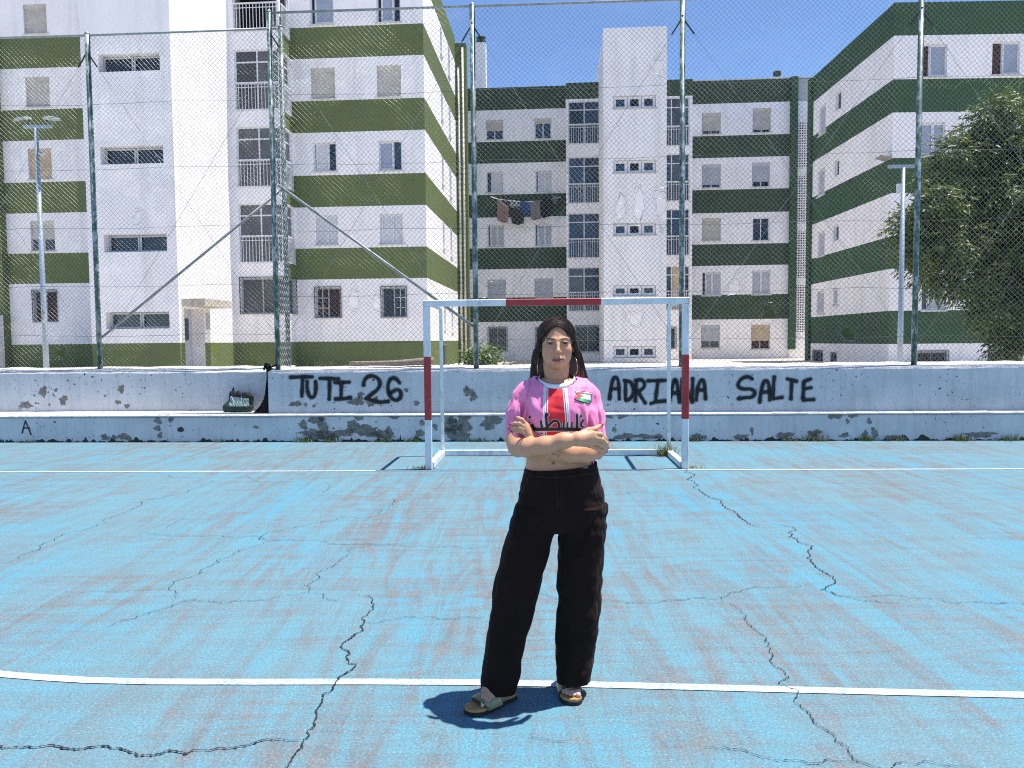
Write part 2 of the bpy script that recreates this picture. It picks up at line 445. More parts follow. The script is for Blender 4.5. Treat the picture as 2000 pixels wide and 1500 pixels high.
crack_m = mat('crack_dirt', (0.026, 0.025, 0.025), 1.0, var=0.5, scale=14, dirt=(0.09, 0.075, 0.055), dirt_amt=0.2)
def zl(*p): return [(x / 2.0, 850 + y / 2.0) for x, y in p]
def zr(*p): return [(1000 + x / 2.0, 850 + y / 2.0) for x, y in p]
CRACKS = [   # (pixels, width in mm)
 (zl((-200, 1195), (0, 1216), (100, 1222), (190, 1214), (245, 1228), (350, 1222), (480, 1232), (530, 1248), (600, 1257), (720, 1250), (860, 1226), (1000, 1204), (1100, 1192), (1170, 1197)), 10),
 (zl((1090, 1400), (1125, 1300), (1150, 1255), (1185, 1195), (1215, 1150), (1240, 1110), (1250, 1060), (1262, 1015), (1300, 985), (1325, 958), (1390, 905), (1360, 880), (1362, 850), (1330, 830), (1375, 795), (1420, 740), (1425, 710), (1460, 675), (1440, 630), (1400, 625)), 9),
 (zl((1210, 620), (1270, 640), (1340, 655)), 6),
 (zl((1210, 620), (1210, 600), (1190, 590), (1250, 560), (1280, 525), (1340, 480), (1430, 425)), 7),
 (zl((555, 380), (640, 393), (780, 395), (900, 400), (1030, 410), (1180, 413), (1430, 425), (1600, 437), (1820, 445), (1990, 440)), 8),
 (zl((1030, 410), (1020, 400), (1060, 378), (1150, 365), (1250, 345), (1470, 315), (1530, 275), (1535, 250), (1620, 215)), 7),
 (zl((1050, 415), (980, 440), (910, 462), (860, 485), (855, 500), (790, 535), (680, 580), (660, 598), (685, 610), (670, 650)), 7),
 (zl((400, 755), (480, 725), (600, 690), (720, 650), (870, 660), (1000, 648), (1210, 620)), 7),
 (zl((0, 505), (150, 450), (350, 365), (500, 300), (650, 240), (820, 175)), 7),
 (zl((1430, 735), (1530, 722), (1650, 715), (1740, 720), (1900, 710)), 6),
 (zl((250, 610), (400, 612), (520, 612), (640, 600)), 4),
 (zl((0, 172), (300, 174), (800, 172), (1300, 168), (2000, 160)), 7),
 (zl((1330, 170), (1290, 205), (1270, 225)), 7),
 (zl((640, 365), (700, 335), (720, 315)), 4),
 (zr((660, 128), (680, 140), (715, 155), (690, 170), (730, 195), (755, 235), (800, 250), (830, 285), (890, 320), (930, 348), (970, 362)), 11),
 (zr((1020, 348), (1100, 360), (1108, 375), (1080, 400), (1130, 425), (1155, 455), (1170, 490), (1200, 525), (1240, 550), (1240, 590), (1205, 605), (1280, 630), (1380, 650), (1530, 660)), 9),
 (zr((1190, 585), (1100, 598), (1000, 600), (900, 608), (850, 620), (818, 638), (700, 640), (500, 658), (350, 645), (180, 640), (140, 630), (100, 605)), 7),
 (zr((818, 638), (870, 670), (910, 700), (920, 730), (960, 770), (1000, 820), (1015, 870), (1030, 910), (1080, 950), (1080, 990), (1100, 1040), (1150, 1080), (1200, 1140), (1260, 1180), (1310, 1220), (1335, 1270), (1350, 1280), (1500, 1285), (1700, 1298), (1900, 1310)), 8),
 (zr((740, 1220), (900, 1235), (960, 1255), (1100, 1275), (1210, 1285), (1335, 1275)), 7),
 (zr((1310, 630), (1500, 625), (1650, 640), (1750, 655), (2000, 662), (2200, 668)), 7),
 (zr((360, 238), (560, 232), (760, 244)), 8),
 (zr((60, 1185), (140, 1195), (220, 1202)), 4),
]
for k, (pts, wd) in enumerate(CRACKS):
    ww = wd / 1000.0 * (0.95 if wd >= 9 else 0.62)
    ribbon([ground(*p) for p in pts], (lambda t, r, ww=ww: ww * (0.35 + 1.0 * r.random() ** 1.5) * (0.35 + 0.65 * min(1, 6 * t, 6 * (1 - t)))),
           0.0065, 'crack', crack_m, court, 0.13, seed=k, sub=4)

# ------------------------------------------------------------------ spectator wall with its bench step
def wall_mat():
    m, n, l, b = node_mat('pale_wall_paint'); setp(b, 0.8, 0, 0.25)
    vec = coords(n, l)
    f = noise(n, l, coords(n, l, (1, 1, 1.6)), 1.1, 6, 0.62)
    c = ramp(n, l, f, [(0.28, (0.46, 0.47, 0.475)), (0.5, (0.55, 0.555, 0.56)), (0.75, (0.63, 0.635, 0.63))])
    drip = noise(n, l, coords(n, l, (9, 9, 0.7)), 1.0, 6, 0.7, 0.2)
    c = mix(n, l, ramp(n, l, drip, [(0.46, 0.0), (0.74, 0.55)]), c, (0.36, 0.37, 0.36))
    chips = noise(n, l, vec, 17, 3, 0.55)
    gate = noise(n, l, vec, 1.3, 2, 0.5)
    ch = mix(n, l, 1.0, ramp(n, l, chips, [(0.645, 0.0), (0.660, 1.0)]), ramp(n, l, gate, [(0.47, 0.0), (0.56, 1.0)]), 'MULTIPLY')
    c = mix(n, l, ch, c, (0.075, 0.07, 0.06))
    l.new(c, b.inputs['Base Color'])
    h = mix(n, l, 0.4, noise(n, l, vec, 70, 4), noise(n, l, vec, 9, 3))
    l.new(bump(n, l, h, 0.35, 0.008), b.inputs['Normal'])
    return m
wall_m = wall_mat()
cap_m = mat('coping_cement', (0.62, 0.61, 0.59), 0.9, var=0.2, scale=4, dirt=(0.22, 0.20, 0.17), dirt_amt=0.6, bmp=0.5, bscale=30)
conc_m = mat('bare_render', (0.185, 0.175, 0.155), 0.95, var=0.4, scale=12, dirt=(0.07, 0.068, 0.06), dirt_amt=0.35, bmp=0.6, bscale=45)
moss_m = mat('damp_dirt', (0.045, 0.048, 0.038), 1.0, var=0.4, scale=9)

swall = empty('spectator_wall', COURT.o, COURT.rz)
tag(swall, 'pale blue rendered wall with bench step, black graffiti and peeling paint along the court', 'wall')
UE = -3.93                                   # where the forward wall ends and the deep bench begins
BH = 0.445
def rough_box(name, u0, u1, v0, v1, z0, z1, material, jit, step=0.35, ztop=None, mi_top=None, seed=1):
    """a long masonry block whose edges wander a little"""
    r = random.Random(seed); n = max(2, int((u1 - u0) / step)); mb = MB(); vs = []
    z2 = z1 if ztop is None else ztop        # height of the rear top edge
    for i in range(n + 1):
        u = u0 + (u1 - u0) * i / n
        j = lambda s=1.0: r.uniform(-jit, jit) * s
        vs += [(u, v0, z0), (u, v0 + j(.5), z1 - 0.02 + j()), (u, v0 + 0.018 + j(.5), z1 + j()), (u, v1 + j(), z2 + j()), (u, v1, z0)]
    fs, ms = [], []
    for i in range(n):
        for k in range(4):
            fs.append((5 * i + k, 5 * (i + 1) + k, 5 * (i + 1) + k + 1, 5 * i + k + 1)); ms.append(1 if (k in (1, 2) and mi_top) else 0)
    fs += [(0, 1, 2, 3, 4), tuple(5 * n + k for k in (4, 3, 2, 1, 0))]; ms += [0, 0]
    for f, mi in zip(fs, ms): mb.f.append(f); mb.m.append(mi)
    mb.v = vs
    return mb.build(name, material, swall)
rough_box('bench_face', -22, 22, 0.0, 0.95, -0.02, BH - 0.035, [wall_m, cap_m], 0.004, 0.4, mi_top=False, seed=2)
r = random.Random(4); u = -22.0; k = 0       # the coping slabs of the step, one by one
slab_meshes = []
while u < 22:
    L = 0.5 if u < UE - 0.5 else 0.54
    L *= r.uniform(0.97, 1.03)
    deep = 0.67 if u + L <= UE + 0.05 else 0.14
    px = 1000 + (u / 12.2) * 1500
    if -150 < px < 2150:
        rough_box('coping_slab', u + 0.003, u + L - 0.003, -0.022 + r.uniform(-.004, .004), deep, BH - 0.036, BH + r.uniform(-.003, .003), [wall_m, cap_m], 0.003, 0.14, mi_top=True, seed=100 + k)
    u += L; k += 1
rough_box('front_wall', UE, 22, 0.12, 0.62, BH - 0.034, 1.11, [wall_m, cap_m], 0.009, 0.22, ztop=1.185, mi_top=True, seed=5)
rough_box('rear_wall', -22, UE + 0.1, 0.66, 1.16, BH - 0.034, 1.11, [wall_m, cap_m], 0.009, 0.22, ztop=1.185, mi_top=True, seed=6)

# bare patches where the paint and render have come away
PATCH = []
def pz5(x, y, w_, h_): PATCH.append((x / 4.762, 700 + y / 4.762, w_ / 4.762, h_ / 4.762))
def pz8(x, y, w_, h_): PATCH.append((400 + x / 4, 690 + y / 4, w_ / 4, h_ / 4))
def pz1(x, y, w_, h_): PATCH.append((1160 + x / 2.381, 680 + y / 2.381, w_ / 2.381, h_ / 2.381))
for a in ((400, 310, 40, 38), (520, 295, 15, 18), (590, 390, 35, 40), (240, 435, 50, 35), (335, 418, 10, 10), (460, 430, 9, 9), (1128, 285, 32, 32), (1098, 408, 25, 20), (1182, 445, 20, 22),
          (980, 735, 38, 28), (1065, 735, 25, 18), (1160, 730, 60, 30), (1470, 580, 30, 30), (1465, 650, 25, 30), (1490, 715, 20, 30), (1590, 570, 25, 20), (320, 345, 8, 10), (500, 340, 9, 12)): pz5(*a)
for a in ((712, 395, 40, 22), (788, 402, 14, 13), (853, 412, 13, 10), (1190, 375, 50, 35), (1215, 325, 25, 20), (1300, 385, 40, 25), (1340, 352, 18, 14), (1575, 288, 14, 17), (1655, 390, 25, 16), (770, 560, 35, 30),
          (870, 520, 60, 25), (920, 570, 40, 60), (880, 640, 130, 36), (1000, 635, 130, 34), (1150, 570, 40, 50), (1260, 610, 110, 42), (1440, 610, 30, 30), (1380, 632, 80, 30), (1480, 500, 30, 15),
          (1205, 508, 40, 12), (1700, 545, 25, 18), (1680, 625, 30, 30), (1800, 575, 17, 25), (1920, 530, 35, 30), (1920, 620, 45, 40), (1990, 580, 22, 24), (400, 577, 18, 12)): pz8(*a)
for a in ((1120, 315, 25, 15), (1205, 312, 20, 10), (1280, 340, 8, 15), (1180, 340, 8, 10), (150, 410, 50, 12), (250, 412, 40, 10), (300, 410, 15, 12), (680, 412, 30, 10), (735, 385, 8, 15), (885, 405, 40, 12),
          (1025, 395, 25, 15), (1165, 405, 20, 10), (1260, 400, 12, 15), (1305, 395, 15, 20), (1800, 402, 50, 14), (95, 378, 8, 12), (70, 318, 15, 8), (130, 318, 20, 8), (490, 412, 30, 12), (1400, 415, 40, 9)): pz1(*a)
for a in ((915, 765, 9, 9), (925, 775, 6, 8), (1010, 782, 6, 5), (900, 843, 22, 14), (905, 815, 14, 12), (960, 820, 18, 16), (1010, 840, 16, 12), (880, 830, 12, 16)): PATCH.append(a)
for k, (px, py, rx, ry) in enumerate(PATCH):
    upper = py < 803
    v = (0.12 if px > 527 else 0.66) if upper else 0.0
    u, z = COURT.px(px, py, v)
    s = (12.2 + v) / 1500
    o = blob(None, 64, rx * s * 1.05, ry * s * 1.05, 0.38, seed=k)
    pts = [(u + dx, v - 0.004, min(max(z + dz, 0.003), 1.09 if upper else BH - 0.04)) for dx, dz in o]
    mb = MB(); mb.add([(u, v - 0.004, z)] + pts, [(0, (i + 1) % 64 + 1, i + 1) for i in range(64)])
    mb.build('bare_patch', conc_m, swall)
# dirt line and damp along the foot of the wall
r = random.Random(12); mb = MB(); u = -9.5
while u < 9.5:
    L = r.uniform(0.05, 0.3); h = 0.02 + 0.075 * r.random() ** 2
    n = 8
    top = [(u + L * i / n, -0.003, 0.002 + h * (0.3 + r.random()) * math.sin(math.pi * (i + 0.3) / (n + 0.6))) for i in range(n + 1)]
    bot = [(u + L * i / n, -0.003, 0.001) for i in range(n + 1)]
    mb.add(top + bot, [(i, i + 1, n + 2 + i, n + 1 + i) for i in range(n)])
    u += L * r.uniform(0.7, 1.4)
mb.build('dirt_line', moss_m, swall)
u0, z0 = COURT.px(353, 839, 0); mb = MB()       # drain hole in the step, and one at the bench
o = blob(None, 24, 0.052, 0.042, 0.1, 3); mb.add([(u0 + a, -0.004, z0 + b) for a, b in o], [tuple(reversed(range(24)))]); mb.build('drain_hole', moss_m, swall)

# graffiti: sprayed strokes with soft edges
def spray_mat():
    m, n, l, b = node_mat('spray_paint'); setp(b, 0.6, 0, 0.3)
    b.inputs['Base Color'].default_value = (0.012, 0.014, 0.016, 1)
    at_ = N(n, 'Attribute'); at_.attribute_name = 'cover'
    g = noise(n, l, coords(n, l), 90, 3, 0.7)
    mul = mix(n, l, 1.0, at_.outputs['Fac'], ramp(n, l, g, [(0.30, 0.72), (0.60, 1.25)]), 'MULTIPLY')
    tr = N(n, 'BsdfTransparent'); mx = N(n, 'MixShader')
    l.new(mul, mx.inputs[0]); l.new(tr.outputs[0], mx.inputs[1]); l.new(b.outputs[0], mx.inputs[2])
    l.new(mx.outputs[0], n['Material Output'].inputs[0]); return m
spray = spray_mat()
def smooth_pts(P, k=3):
    for _ in range(k):
        if len(P) < 3: break
        Q = [P[0]]
        for a, b in zip(P, P[1:]): Q += [a * 0.75 + b * 0.25, a * 0.25 + b * 0.75]
        Q.append(P[-1]); P = Q
    return P
def strokes(name, list_px, v, rad, parent, frame, off=0.005, smooth=2):
    V, Fc, A = [], [], []
    for k, px in enumerate(list_px):
        P = [Vector((*frame.px(x, y, v), 0)) for x, y in px]
        P = smooth_pts(P, smooth)
        Q = []                                   # resample
        for a, b in zip(P, P[1:]):
            nseg = max(1, int((b - a).length / 0.012))
            Q += [a.lerp(b, i / nseg) for i in range(nseg)]
        Q.append(P[-1])
        Q = [Q[0] - (Q[1] - Q[0]).normalized() * rad * t for t in (0.9, 0.5)] + Q + [Q[-1] + (Q[-1] - Q[-2]).normalized() * rad * t for t in (0.5, 0.9)]
        o = len(V); n = len(Q)
        for i, p in enumerate(Q):
            d = (Q[min(i + 1, n - 1)] - Q[max(i - 1, 0)]).normalized(); nn = Vector((-d.y, d.x, 0))
            e = 0.45 if i in (0, n - 1) else (0.8 if i in (1, n - 2) else 1)
            rr = rad * e * (1 + 0.10 * math.sin(i * 0.37 + k) + random.uniform(-.03, .03))
            for t, al in ((-1.9, 0), (-1.15, 0.35), (-0.85, 0.97), (0.85, 0.97), (1.15, 0.35), (1.9, 0)):
                q = p + nn * rr * t; V.append((q.x, v - off - 0.0004 * k, q.y)); A.append(al * (1 if 1 < i < n - 2 else 0.5))
        for i in range(n - 1):
            for j in range(5): Fc.append((o + 6 * i + j, o + 6 * i + j + 1, o + 6 * i + 7 + j, o + 6 * i + 6 + j))
    ob = np_mesh(name, V, Fc, spray, parent)
    at_ = ob.data.attributes.new('cover', 'FLOAT', 'POINT'); at_.data.foreach_set('value', A)
    return ob
def g8(*p): return [(400 + x / 4, 690 + y / 4) for x, y in p]
def g1(*p): return [(1160 + x / 2.381, 680 + y / 2.381) for x, y in p]
T = [g8((665, 188), (760, 184), (845, 185)), g8((765, 190), (762, 260), (758, 340)),
     g8((800, 215), (798, 270), (812, 330), (842, 352), (865, 320), (869, 250), (865, 215)),
     g8((895, 195), (970, 198), (1050, 200)), g8((975, 200), (975, 280), (972, 365)),
     g8((1010, 228), (1070, 228), (1135, 225)), g8((1068, 230), (1066, 290), (1065, 345)), g8((1015, 357), (1080, 358), (1145, 345)),
     g8((1240, 255), (1246, 205), (1290, 172), (1345, 185), (1375, 230), (1355, 282), (1300, 322), (1256, 358)), g8((1262, 352), (1310, 366), (1360, 385), (1440, 375)),
     g8((1525, 235), (1490, 190), (1445, 200), (1428, 260), (1440, 325), (1475, 368), (1515, 365), (1537, 330), (1525, 288), (1490, 282), (1445, 318))]
g_ = strokes('graffiti_lettering', T, 0.12, 0.026, swall, COURT); g_['label'] = 'black sprayed letters TUTI 26'
T = [g1((72, 240), (78, 185), (92, 132), (112, 140), (117, 190), (118, 240)), g1((76, 190), (118, 188)),
     g1((147, 150), (146, 240)), g1((138, 150), (172, 155), (186, 190), (176, 232), (146, 245)),
     g1((197, 150), (192, 250)), g1((190, 150), (228, 146), (238, 175), (218, 197), (195, 200)), g1((203, 200), (240, 258)),
     g1((248, 152), (335, 150)), g1((297, 155), (285, 250)), g1((262, 258), (300, 248), (335, 245)),
     g1((350, 255), (360, 205), (372, 145), (386, 148), (397, 255)), g1((356, 210), (395, 208)),
     g1((408, 255), (410, 140)), g1((410, 145), (456, 250)), g1((457, 255), (459, 138)),
     g1((475, 245), (482, 180), (498, 143), (514, 155), (519, 240)), g1((479, 195), (517, 195)),
     g1((738, 145), (715, 130), (683, 142), (664, 175), (690, 192), (732, 188), (752, 208), (735, 230), (700, 230), (668, 236)),
     g1((770, 255), (776, 195), (793, 146), (814, 158), (817, 245)), g1((774, 205), (816, 203)),
     g1((838, 130), (834, 180), (831, 235)), g1((831, 236), (878, 228)),
     g1((895, 142), (945, 155)), g1((919, 150), (915, 240)),
     g1((1010, 142), (975, 155)), g1((975, 155), (971, 240)), g1((969, 241), (1025, 239)), g1((975, 190), (1012, 183))]
g_ = strokes('graffiti_lettering', T, 0.12, 0.024, swall, COURT); g_['label'] = 'black sprayed words ADRIANA SALTE'
def g5(*p): return [(x / 4.762, 700 + y / 4.762) for x, y in p]
g_ = strokes('graffiti_lettering', [g5((208, 695), (224, 630), (238, 580)), g5((238, 580), (262, 640), (290, 710)), g5((220, 646), (278, 648))], 0.0, 0.0095, swall, COURT); g_['label'] = 'single thin black letter A on the bench face'
# ------------------------------------------------------------------ apartment blocks
def wall_paint(name, col, dirt, amt=0.3):
    m, n, l, b = node_mat(name); setp(b, 0.85, 0, 0.2)
    f = noise(n, l, coords(n, l), 0.5, 6, 0.6)
    c = ramp(n, l, f, [(0.3, tuple(x * 0.93 for x in col)), (0.7, tuple(min(.9, x * 1.05) for x in col))])
    run = noise(n, l, coords(n, l, (2.2, 2.2, 0.16)), 1.0, 7, 0.68, 0.3)      # rain runs
    c = mix(n, l, ramp(n, l, run, [(0.50, 0.0), (0.80, amt)]), c, dirt)
    spot = noise(n, l, coords(n, l), 3.1, 8, 0.7)
    c = mix(n, l, ramp(n, l, spot, [(0.60, 0.0), (0.80, amt * 0.8)]), c, dirt)
    l.new(c, b.inputs['Base Color'])
    l.new(bump(n, l, noise(n, l, coords(n, l), 26, 4), 0.25, 0.01), b.inputs['Normal'])
    return m
white_w = wall_paint('white_render', (0.86, 0.83, 0.835), (0.52, 0.49, 0.46), 0.5)
olive_w = wall_paint('olive_render', (0.118, 0.146, 0.045), (0.085, 0.105, 0.045), 0.6)
dkgreen_w = wall_paint('dark_green_render', (0.050, 0.072, 0.038), (0.034, 0.048, 0.030), 0.5)
green_w = wall_paint('green_render', (0.042, 0.084, 0.038), (0.030, 0.058, 0.030), 0.5)
glass_d = glass_mat('dark_window_glass', (0.018, 0.022, 0.030))
glass_g = glass_mat('grey_window_glass', (0.075, 0.080, 0.085), 0.12)
glass_b = glass_mat('bluish_window_glass', (0.030, 0.045, 0.075), 0.08)
dark_in = mat('dark_interior', (0.010, 0.010, 0.012), 0.9, var=0.5)
brown_in = mat('brown_interior', (0.060, 0.022, 0.018), 0.8, var=0.4)
alu_w = mat('white_aluminium', (0.66, 0.67, 0.70), 0.45, var=0.08)
alu_g = mat('grey_aluminium', (0.42, 0.45, 0.48), 0.45, var=0.1)
cream_s = mat('cream_shutter', (0.50, 0.47, 0.42), 0.6, var=0.12, dirt=(0.30, 0.27, 0.22), dirt_amt=0.3)
tan_s = mat('tan_shutter', (0.50, 0.40, 0.27), 0.6, var=0.12)
grey_s = mat('grey_shutter', (0.44, 0.45, 0.49), 0.55, var=0.1)
white_s = mat('white_shutter', (0.60, 0.60, 0.62), 0.55, var=0.08)
blue_s = mat('bluish_shutter', (0.33, 0.37, 0.46), 0.55, var=0.1)
iron = mat('dark_iron', (0.035, 0.033, 0.033), 0.55, var=0.3, scale=8)
sill_m = mat('stone_sill', (0.62, 0.60, 0.57), 0.8, var=0.12)
roof_m = mat('roof_felt', (0.25, 0.23, 0.21), 0.95)

def front(v0): return lambda a, d, z: (a, v0 + d, z)
def rside(u0): return lambda a, d, z: (u0 - d, a, z)          # faces +u
def lside(u0): return lambda a, d, z: (u0 + d, a, z)          # faces -u

def facade(parent, fm, a0, a1, z0, z1, holes, bands, mats, reveal=0.14, name='wall'):
    """wall face with real openings; bands = [(z_low, material index)] from the bottom up"""
    av = sorted({a0, a1} | {h[i] for h in holes for i in (0, 1) if a0 < h[i] < a1})
    zv = sorted({z0, z1} | {h[i] for h in holes for i in (2, 3) if z0 < h[i] < z1} | {b[0] for b in bands if z0 < b[0] < z1})
    mb = MB()
    def bi(z):
        k = 0
        for zl_, i in bands:
            if z >= zl_: k = i
        return k
    for i in range(len(av) - 1):
        for j in range(len(zv) - 1):
            am, zm = (av[i] + av[i + 1]) / 2, (zv[j] + zv[j + 1]) / 2
            if any(h[0] < am < h[1] and h[2] < zm < h[3] for h in holes): continue
            mb.quad(fm(av[i], 0, zv[j]), fm(av[i + 1], 0, zv[j]), fm(av[i + 1], 0, zv[j + 1]), fm(av[i], 0, zv[j + 1]), bi(zm))
    for h in holes:
        b0, b1, c0, c1 = max(h[0], a0), min(h[1], a1), max(h[2], z0), min(h[3], z1)
        k = bi((c0 + c1) / 2); rd = h[4] if len(h) > 4 else reveal
        for p, q in (((b0, c0), (b0, c1)), ((b0, c1), (b1, c1)), ((b1, c1), (b1, c0)), ((b1, c0), (b0, c0))):
            mb.quad(fm(p[0], 0, p[1]), fm(q[0], 0, q[1]), fm(q[0], rd, q[1]), fm(p[0], rd, p[1]), k)
    return mb.build(name, mats, parent)

def fbox(mb, fm, a0, a1, d0, d1, z0, z1, mi=0):
    vs = [fm(a, d, z) for z in (z0, z1) for d in (d0, d1) for a in (a0, a1)]
    return mb.add(vs, ((0, 2, 3, 1), (4, 5, 7, 6), (0, 1, 5, 4), (2, 6, 7, 3), (0, 4, 6, 2), (1, 3, 7, 5)), mi)
def slats(fm, a0, a1, d, z0, z1, pitch=0.05, depth=0.012):
    """a shutter: a sheet of horizontal slats, each leaning"""
    mb = MB(); n = max(2, int((z1 - z0) / pitch)); h = (z1 - z0) / n
    for i in range(n):
        za, zb = z0 + i * h, z0 + (i + 1) * h
        mb.quad(fm(a0, d - depth, za), fm(a1, d - depth, za), fm(a1, d, zb - 0.006), fm(a0, d, zb - 0.006))
        mb.quad(fm(a0, d, zb - 0.006), fm(a1, d, zb - 0.006), fm(a1, d - depth, zb), fm(a0, d - depth, zb))
    return mb
def pane(fm, a0, a1, d, z0, z1): return MB().quad(fm(a0, d, z0), fm(a1, d, z0), fm(a1, d, z1), fm(a0, d, z1))
def frame_mb(fm, a0, a1, z0, z1, t, d0, d1, mull=(), trans=()):
    mb = MB()
    fbox(mb, fm, a0, a0 + t, d0, d1, z0, z1); fbox(mb, fm, a1 - t, a1, d0, d1, z0, z1)
    fbox(mb, fm, a0 + t, a1 - t, d0, d1, z0, z0 + t); fbox(mb, fm, a0 + t, a1 - t, d0, d1, z1 - t, z1)
    for f in mull:
        a = a0 + (a1 - a0) * f; fbox(mb, fm, a - t * .5, a + t * .5, d0 + .003, d1 - .003, z0 + t, z1 - t)
    for f in trans:
        z = z0 + (z1 - z0) * f; fbox(mb, fm, a0 + t, a1 - t, d0 + .006, d1 - .006, z - t * .5, z + t * .5)
    return mb
def window(parent, fm, rect, kind, rd=0.14, sill=True):
    """window as a part of the building: frame mesh with pane, shutter, sill, grille below it"""
    a0, a1, z0, z1 = rect[:4]; k = kind[0]
    g0 = {'d': glass_d, 'g': glass_g, 'b': glass_b, 'r': brown_in}
    fr_m = alu_g if k in ('grille', 'strip') else alu_w
    mull = [0.5]; tr = ()
    if k == 'roller': mull = [0.5]
    if k == 'strip': mull = [i / kind[1] for i in range(1, kind[1])]
    if k == 'slide':
        ws = [p[1] for p in kind[1]]; tot = sum(ws); acc = 0; mull = []
        for x in ws[:-1]: acc += x / tot; mull.append(acc)
    t = 0.05 if k != 'strip' else 0.055
    w_ = frame_mb(fm, a0, a1, z0, z1, t, rd - 0.05, rd, mull, tr).build('window', fr_m, parent)
    if k == 'roller':
        fr, sm, gl = kind[1], kind[2], kind[3]
        zs = z1 - (z1 - z0) * fr
        box = MB(); fbox(box, fm, a0 + .01, a1 - .01, rd - 0.105, rd - 0.055, z1 - 0.16, z1 - .005); box.build('shutter_box', sm, w_)
        slats(fm, a0 + .02, a1 - .02, rd - 0.06, max(zs, z0 + .01), z1 - 0.16).build('shutter', sm, w_)
        if fr < 0.97: pane(fm, a0, a1, rd - 0.02, z0, zs + .05).build('pane', g0[gl], w_)
        if len(kind) > 4:
            mb = MB(); n = 7
            for i in range(n): fbox(mb, fm, a0 + (a1 - a0) * (i + .5) / n - .008, a0 + (a1 - a0) * (i + .5) / n + .008, rd - .12, rd - .105, z0, zs)
            mb.build('grille', kind[4], w_)
    elif k == 'slide':
        acc = a0; tot = sum(p[1] for p in kind[1])
        for what, ww in kind[1]:
            nx_ = acc + (a1 - a0) * ww / tot
            if what in g0: pane(fm, acc, nx_, rd - 0.012, z0, z1).build('pane', g0[what], w_)
            else:
                slats(fm, acc + .03, nx_ - .03, rd - 0.045, z0 + .06, z1 - .06, 0.045, 0.008).build('shutter', what, w_)
                frame_mb(fm, acc + .004, nx_ - .004, z0 + .05, z1 - .05, 0.045, rd - 0.075, rd - 0.054).build('shutter_frame', alu_w, w_)
            acc = nx_
    elif k == 'grille':
        pane(fm, a0, a1, rd - 0.012, z0, z1).build('pane', g0[kind[1]], w_)
        if kind[2] == 'muntin':
            mb = MB()
            h0, h1 = (a0, (a0 + a1) / 2) if kind[3] == 'l' else ((a0 + a1) / 2, a1)
            for f in (1/3., 2/3.): fbox(mb, fm, h0 + .05, h1 - .02, rd - .04, rd - .02, z0 + (z1 - z0) * f - .015, z0 + (z1 - z0) * f + .015)
            hm = (h0 + h1) / 2; fbox(mb, fm, hm - .015, hm + .015, rd - .043, rd - .018, z0 + .05, z1 - .05)
            mb.build('muntin', alu_w, w_)
        mb = MB(); pad = 0.03                     # iron bars in front of the wall face
        A0, A1, Z0, Z1 = a0 - pad, a1 + pad, z0 - pad, z1 + pad
        for z in (Z0, Z1): fbox(mb, fm, A0, A1, -.05, -.03, z - .012, z + .012)
        if kind[2] in ('diag', 'muntin'):
            st = 0.16 if kind[2] == 'diag' else 0.22
            n = int((A1 - A0 + Z1 - Z0) / st)
            for i in range(1, n):
                s = i * st
                p = (A0 + s, Z0) if s < A1 - A0 else (A1, Z0 + s - (A1 - A0))
                q = (A0, Z0 + s) if s < Z1 - Z0 else (A0 + s - (Z1 - Z0), Z1)
                mb.bar(fm(p[0], -.04, p[1]), fm(q[0], -.04, q[1]), 0.014)
            for x in (A0, A1): fbox(mb, fm, x - .012, x + .012, -.05, -.03, Z0, Z1)
            for i in range(1, 5):
                x = A0 + (A1 - A0) * i / 5
                if kind[2] == 'muntin': fbox(mb, fm, x - .006, x + .006, -.052, -.038, Z0, Z1)
        else:
            nb = max(4, int((A1 - A0) / 0.115))
            for i in range(nb + 1):
                x = A0 + (A1 - A0) * i / nb; fbox(mb, fm, x - .009, x + .009, -.05, -.032, Z0, Z1)
            for f in (.33, .66): fbox(mb, fm, A0, A1, -.048, -.034, Z0 + (Z1 - Z0) * f - .008, Z0 + (Z1 - Z0) * f + .008)
        mb.build('grille', iron, w_)
    elif k == 'strip':
        n = kind[1]
        for i in range(n):
            b0, b1 = a0 + (a1 - a0) * i / n, a0 + (a1 - a0) * (i + 1) / n
            tt = 0.05 if n == 2 else 0.11
            frame_mb(fm, b0 + .012, b1 - .012, z0 + .02, z1 - .02, tt, rd - .085, rd - .052).build('sash', alu_g if n == 2 else alu_w, w_)
            pane(fm, b0, b1, rd - 0.02, z0, z1).build('pane', g0[kind[2]] if (n == 2 or i != 1) else dark_in, w_)
    if sill:
        mb = MB(); fbox(mb, fm, a0 - .05, a1 + .05, -.055, rd - .051, z0 - .05, z0 - .004); mb.build('sill', sill_m, w_)
    return w_

def prect(fr, px, v=0.0):
    x0, y0, x1, y1 = px; ym, xm = (y0 + y1) / 2, (x0 + x1) / 2
    return (fr.px(x0, ym, v)[0], fr.px(x1, ym, v)[0], fr.px(xm, y1, v)[1], fr.px(xm, y0, v)[1])
def srect(fr, px, u):
    x0, y0, x1, y1 = px; ym, xm = (y0 + y1) / 2, (x0 + x1) / 2
    a, b = fr.pxu(x0, ym, u)[0], fr.pxu(x1, ym, u)[0]
    return (min(a, b), max(a, b), fr.pxu(xm, y1, u)[1], fr.pxu(xm, y0, u)[1])

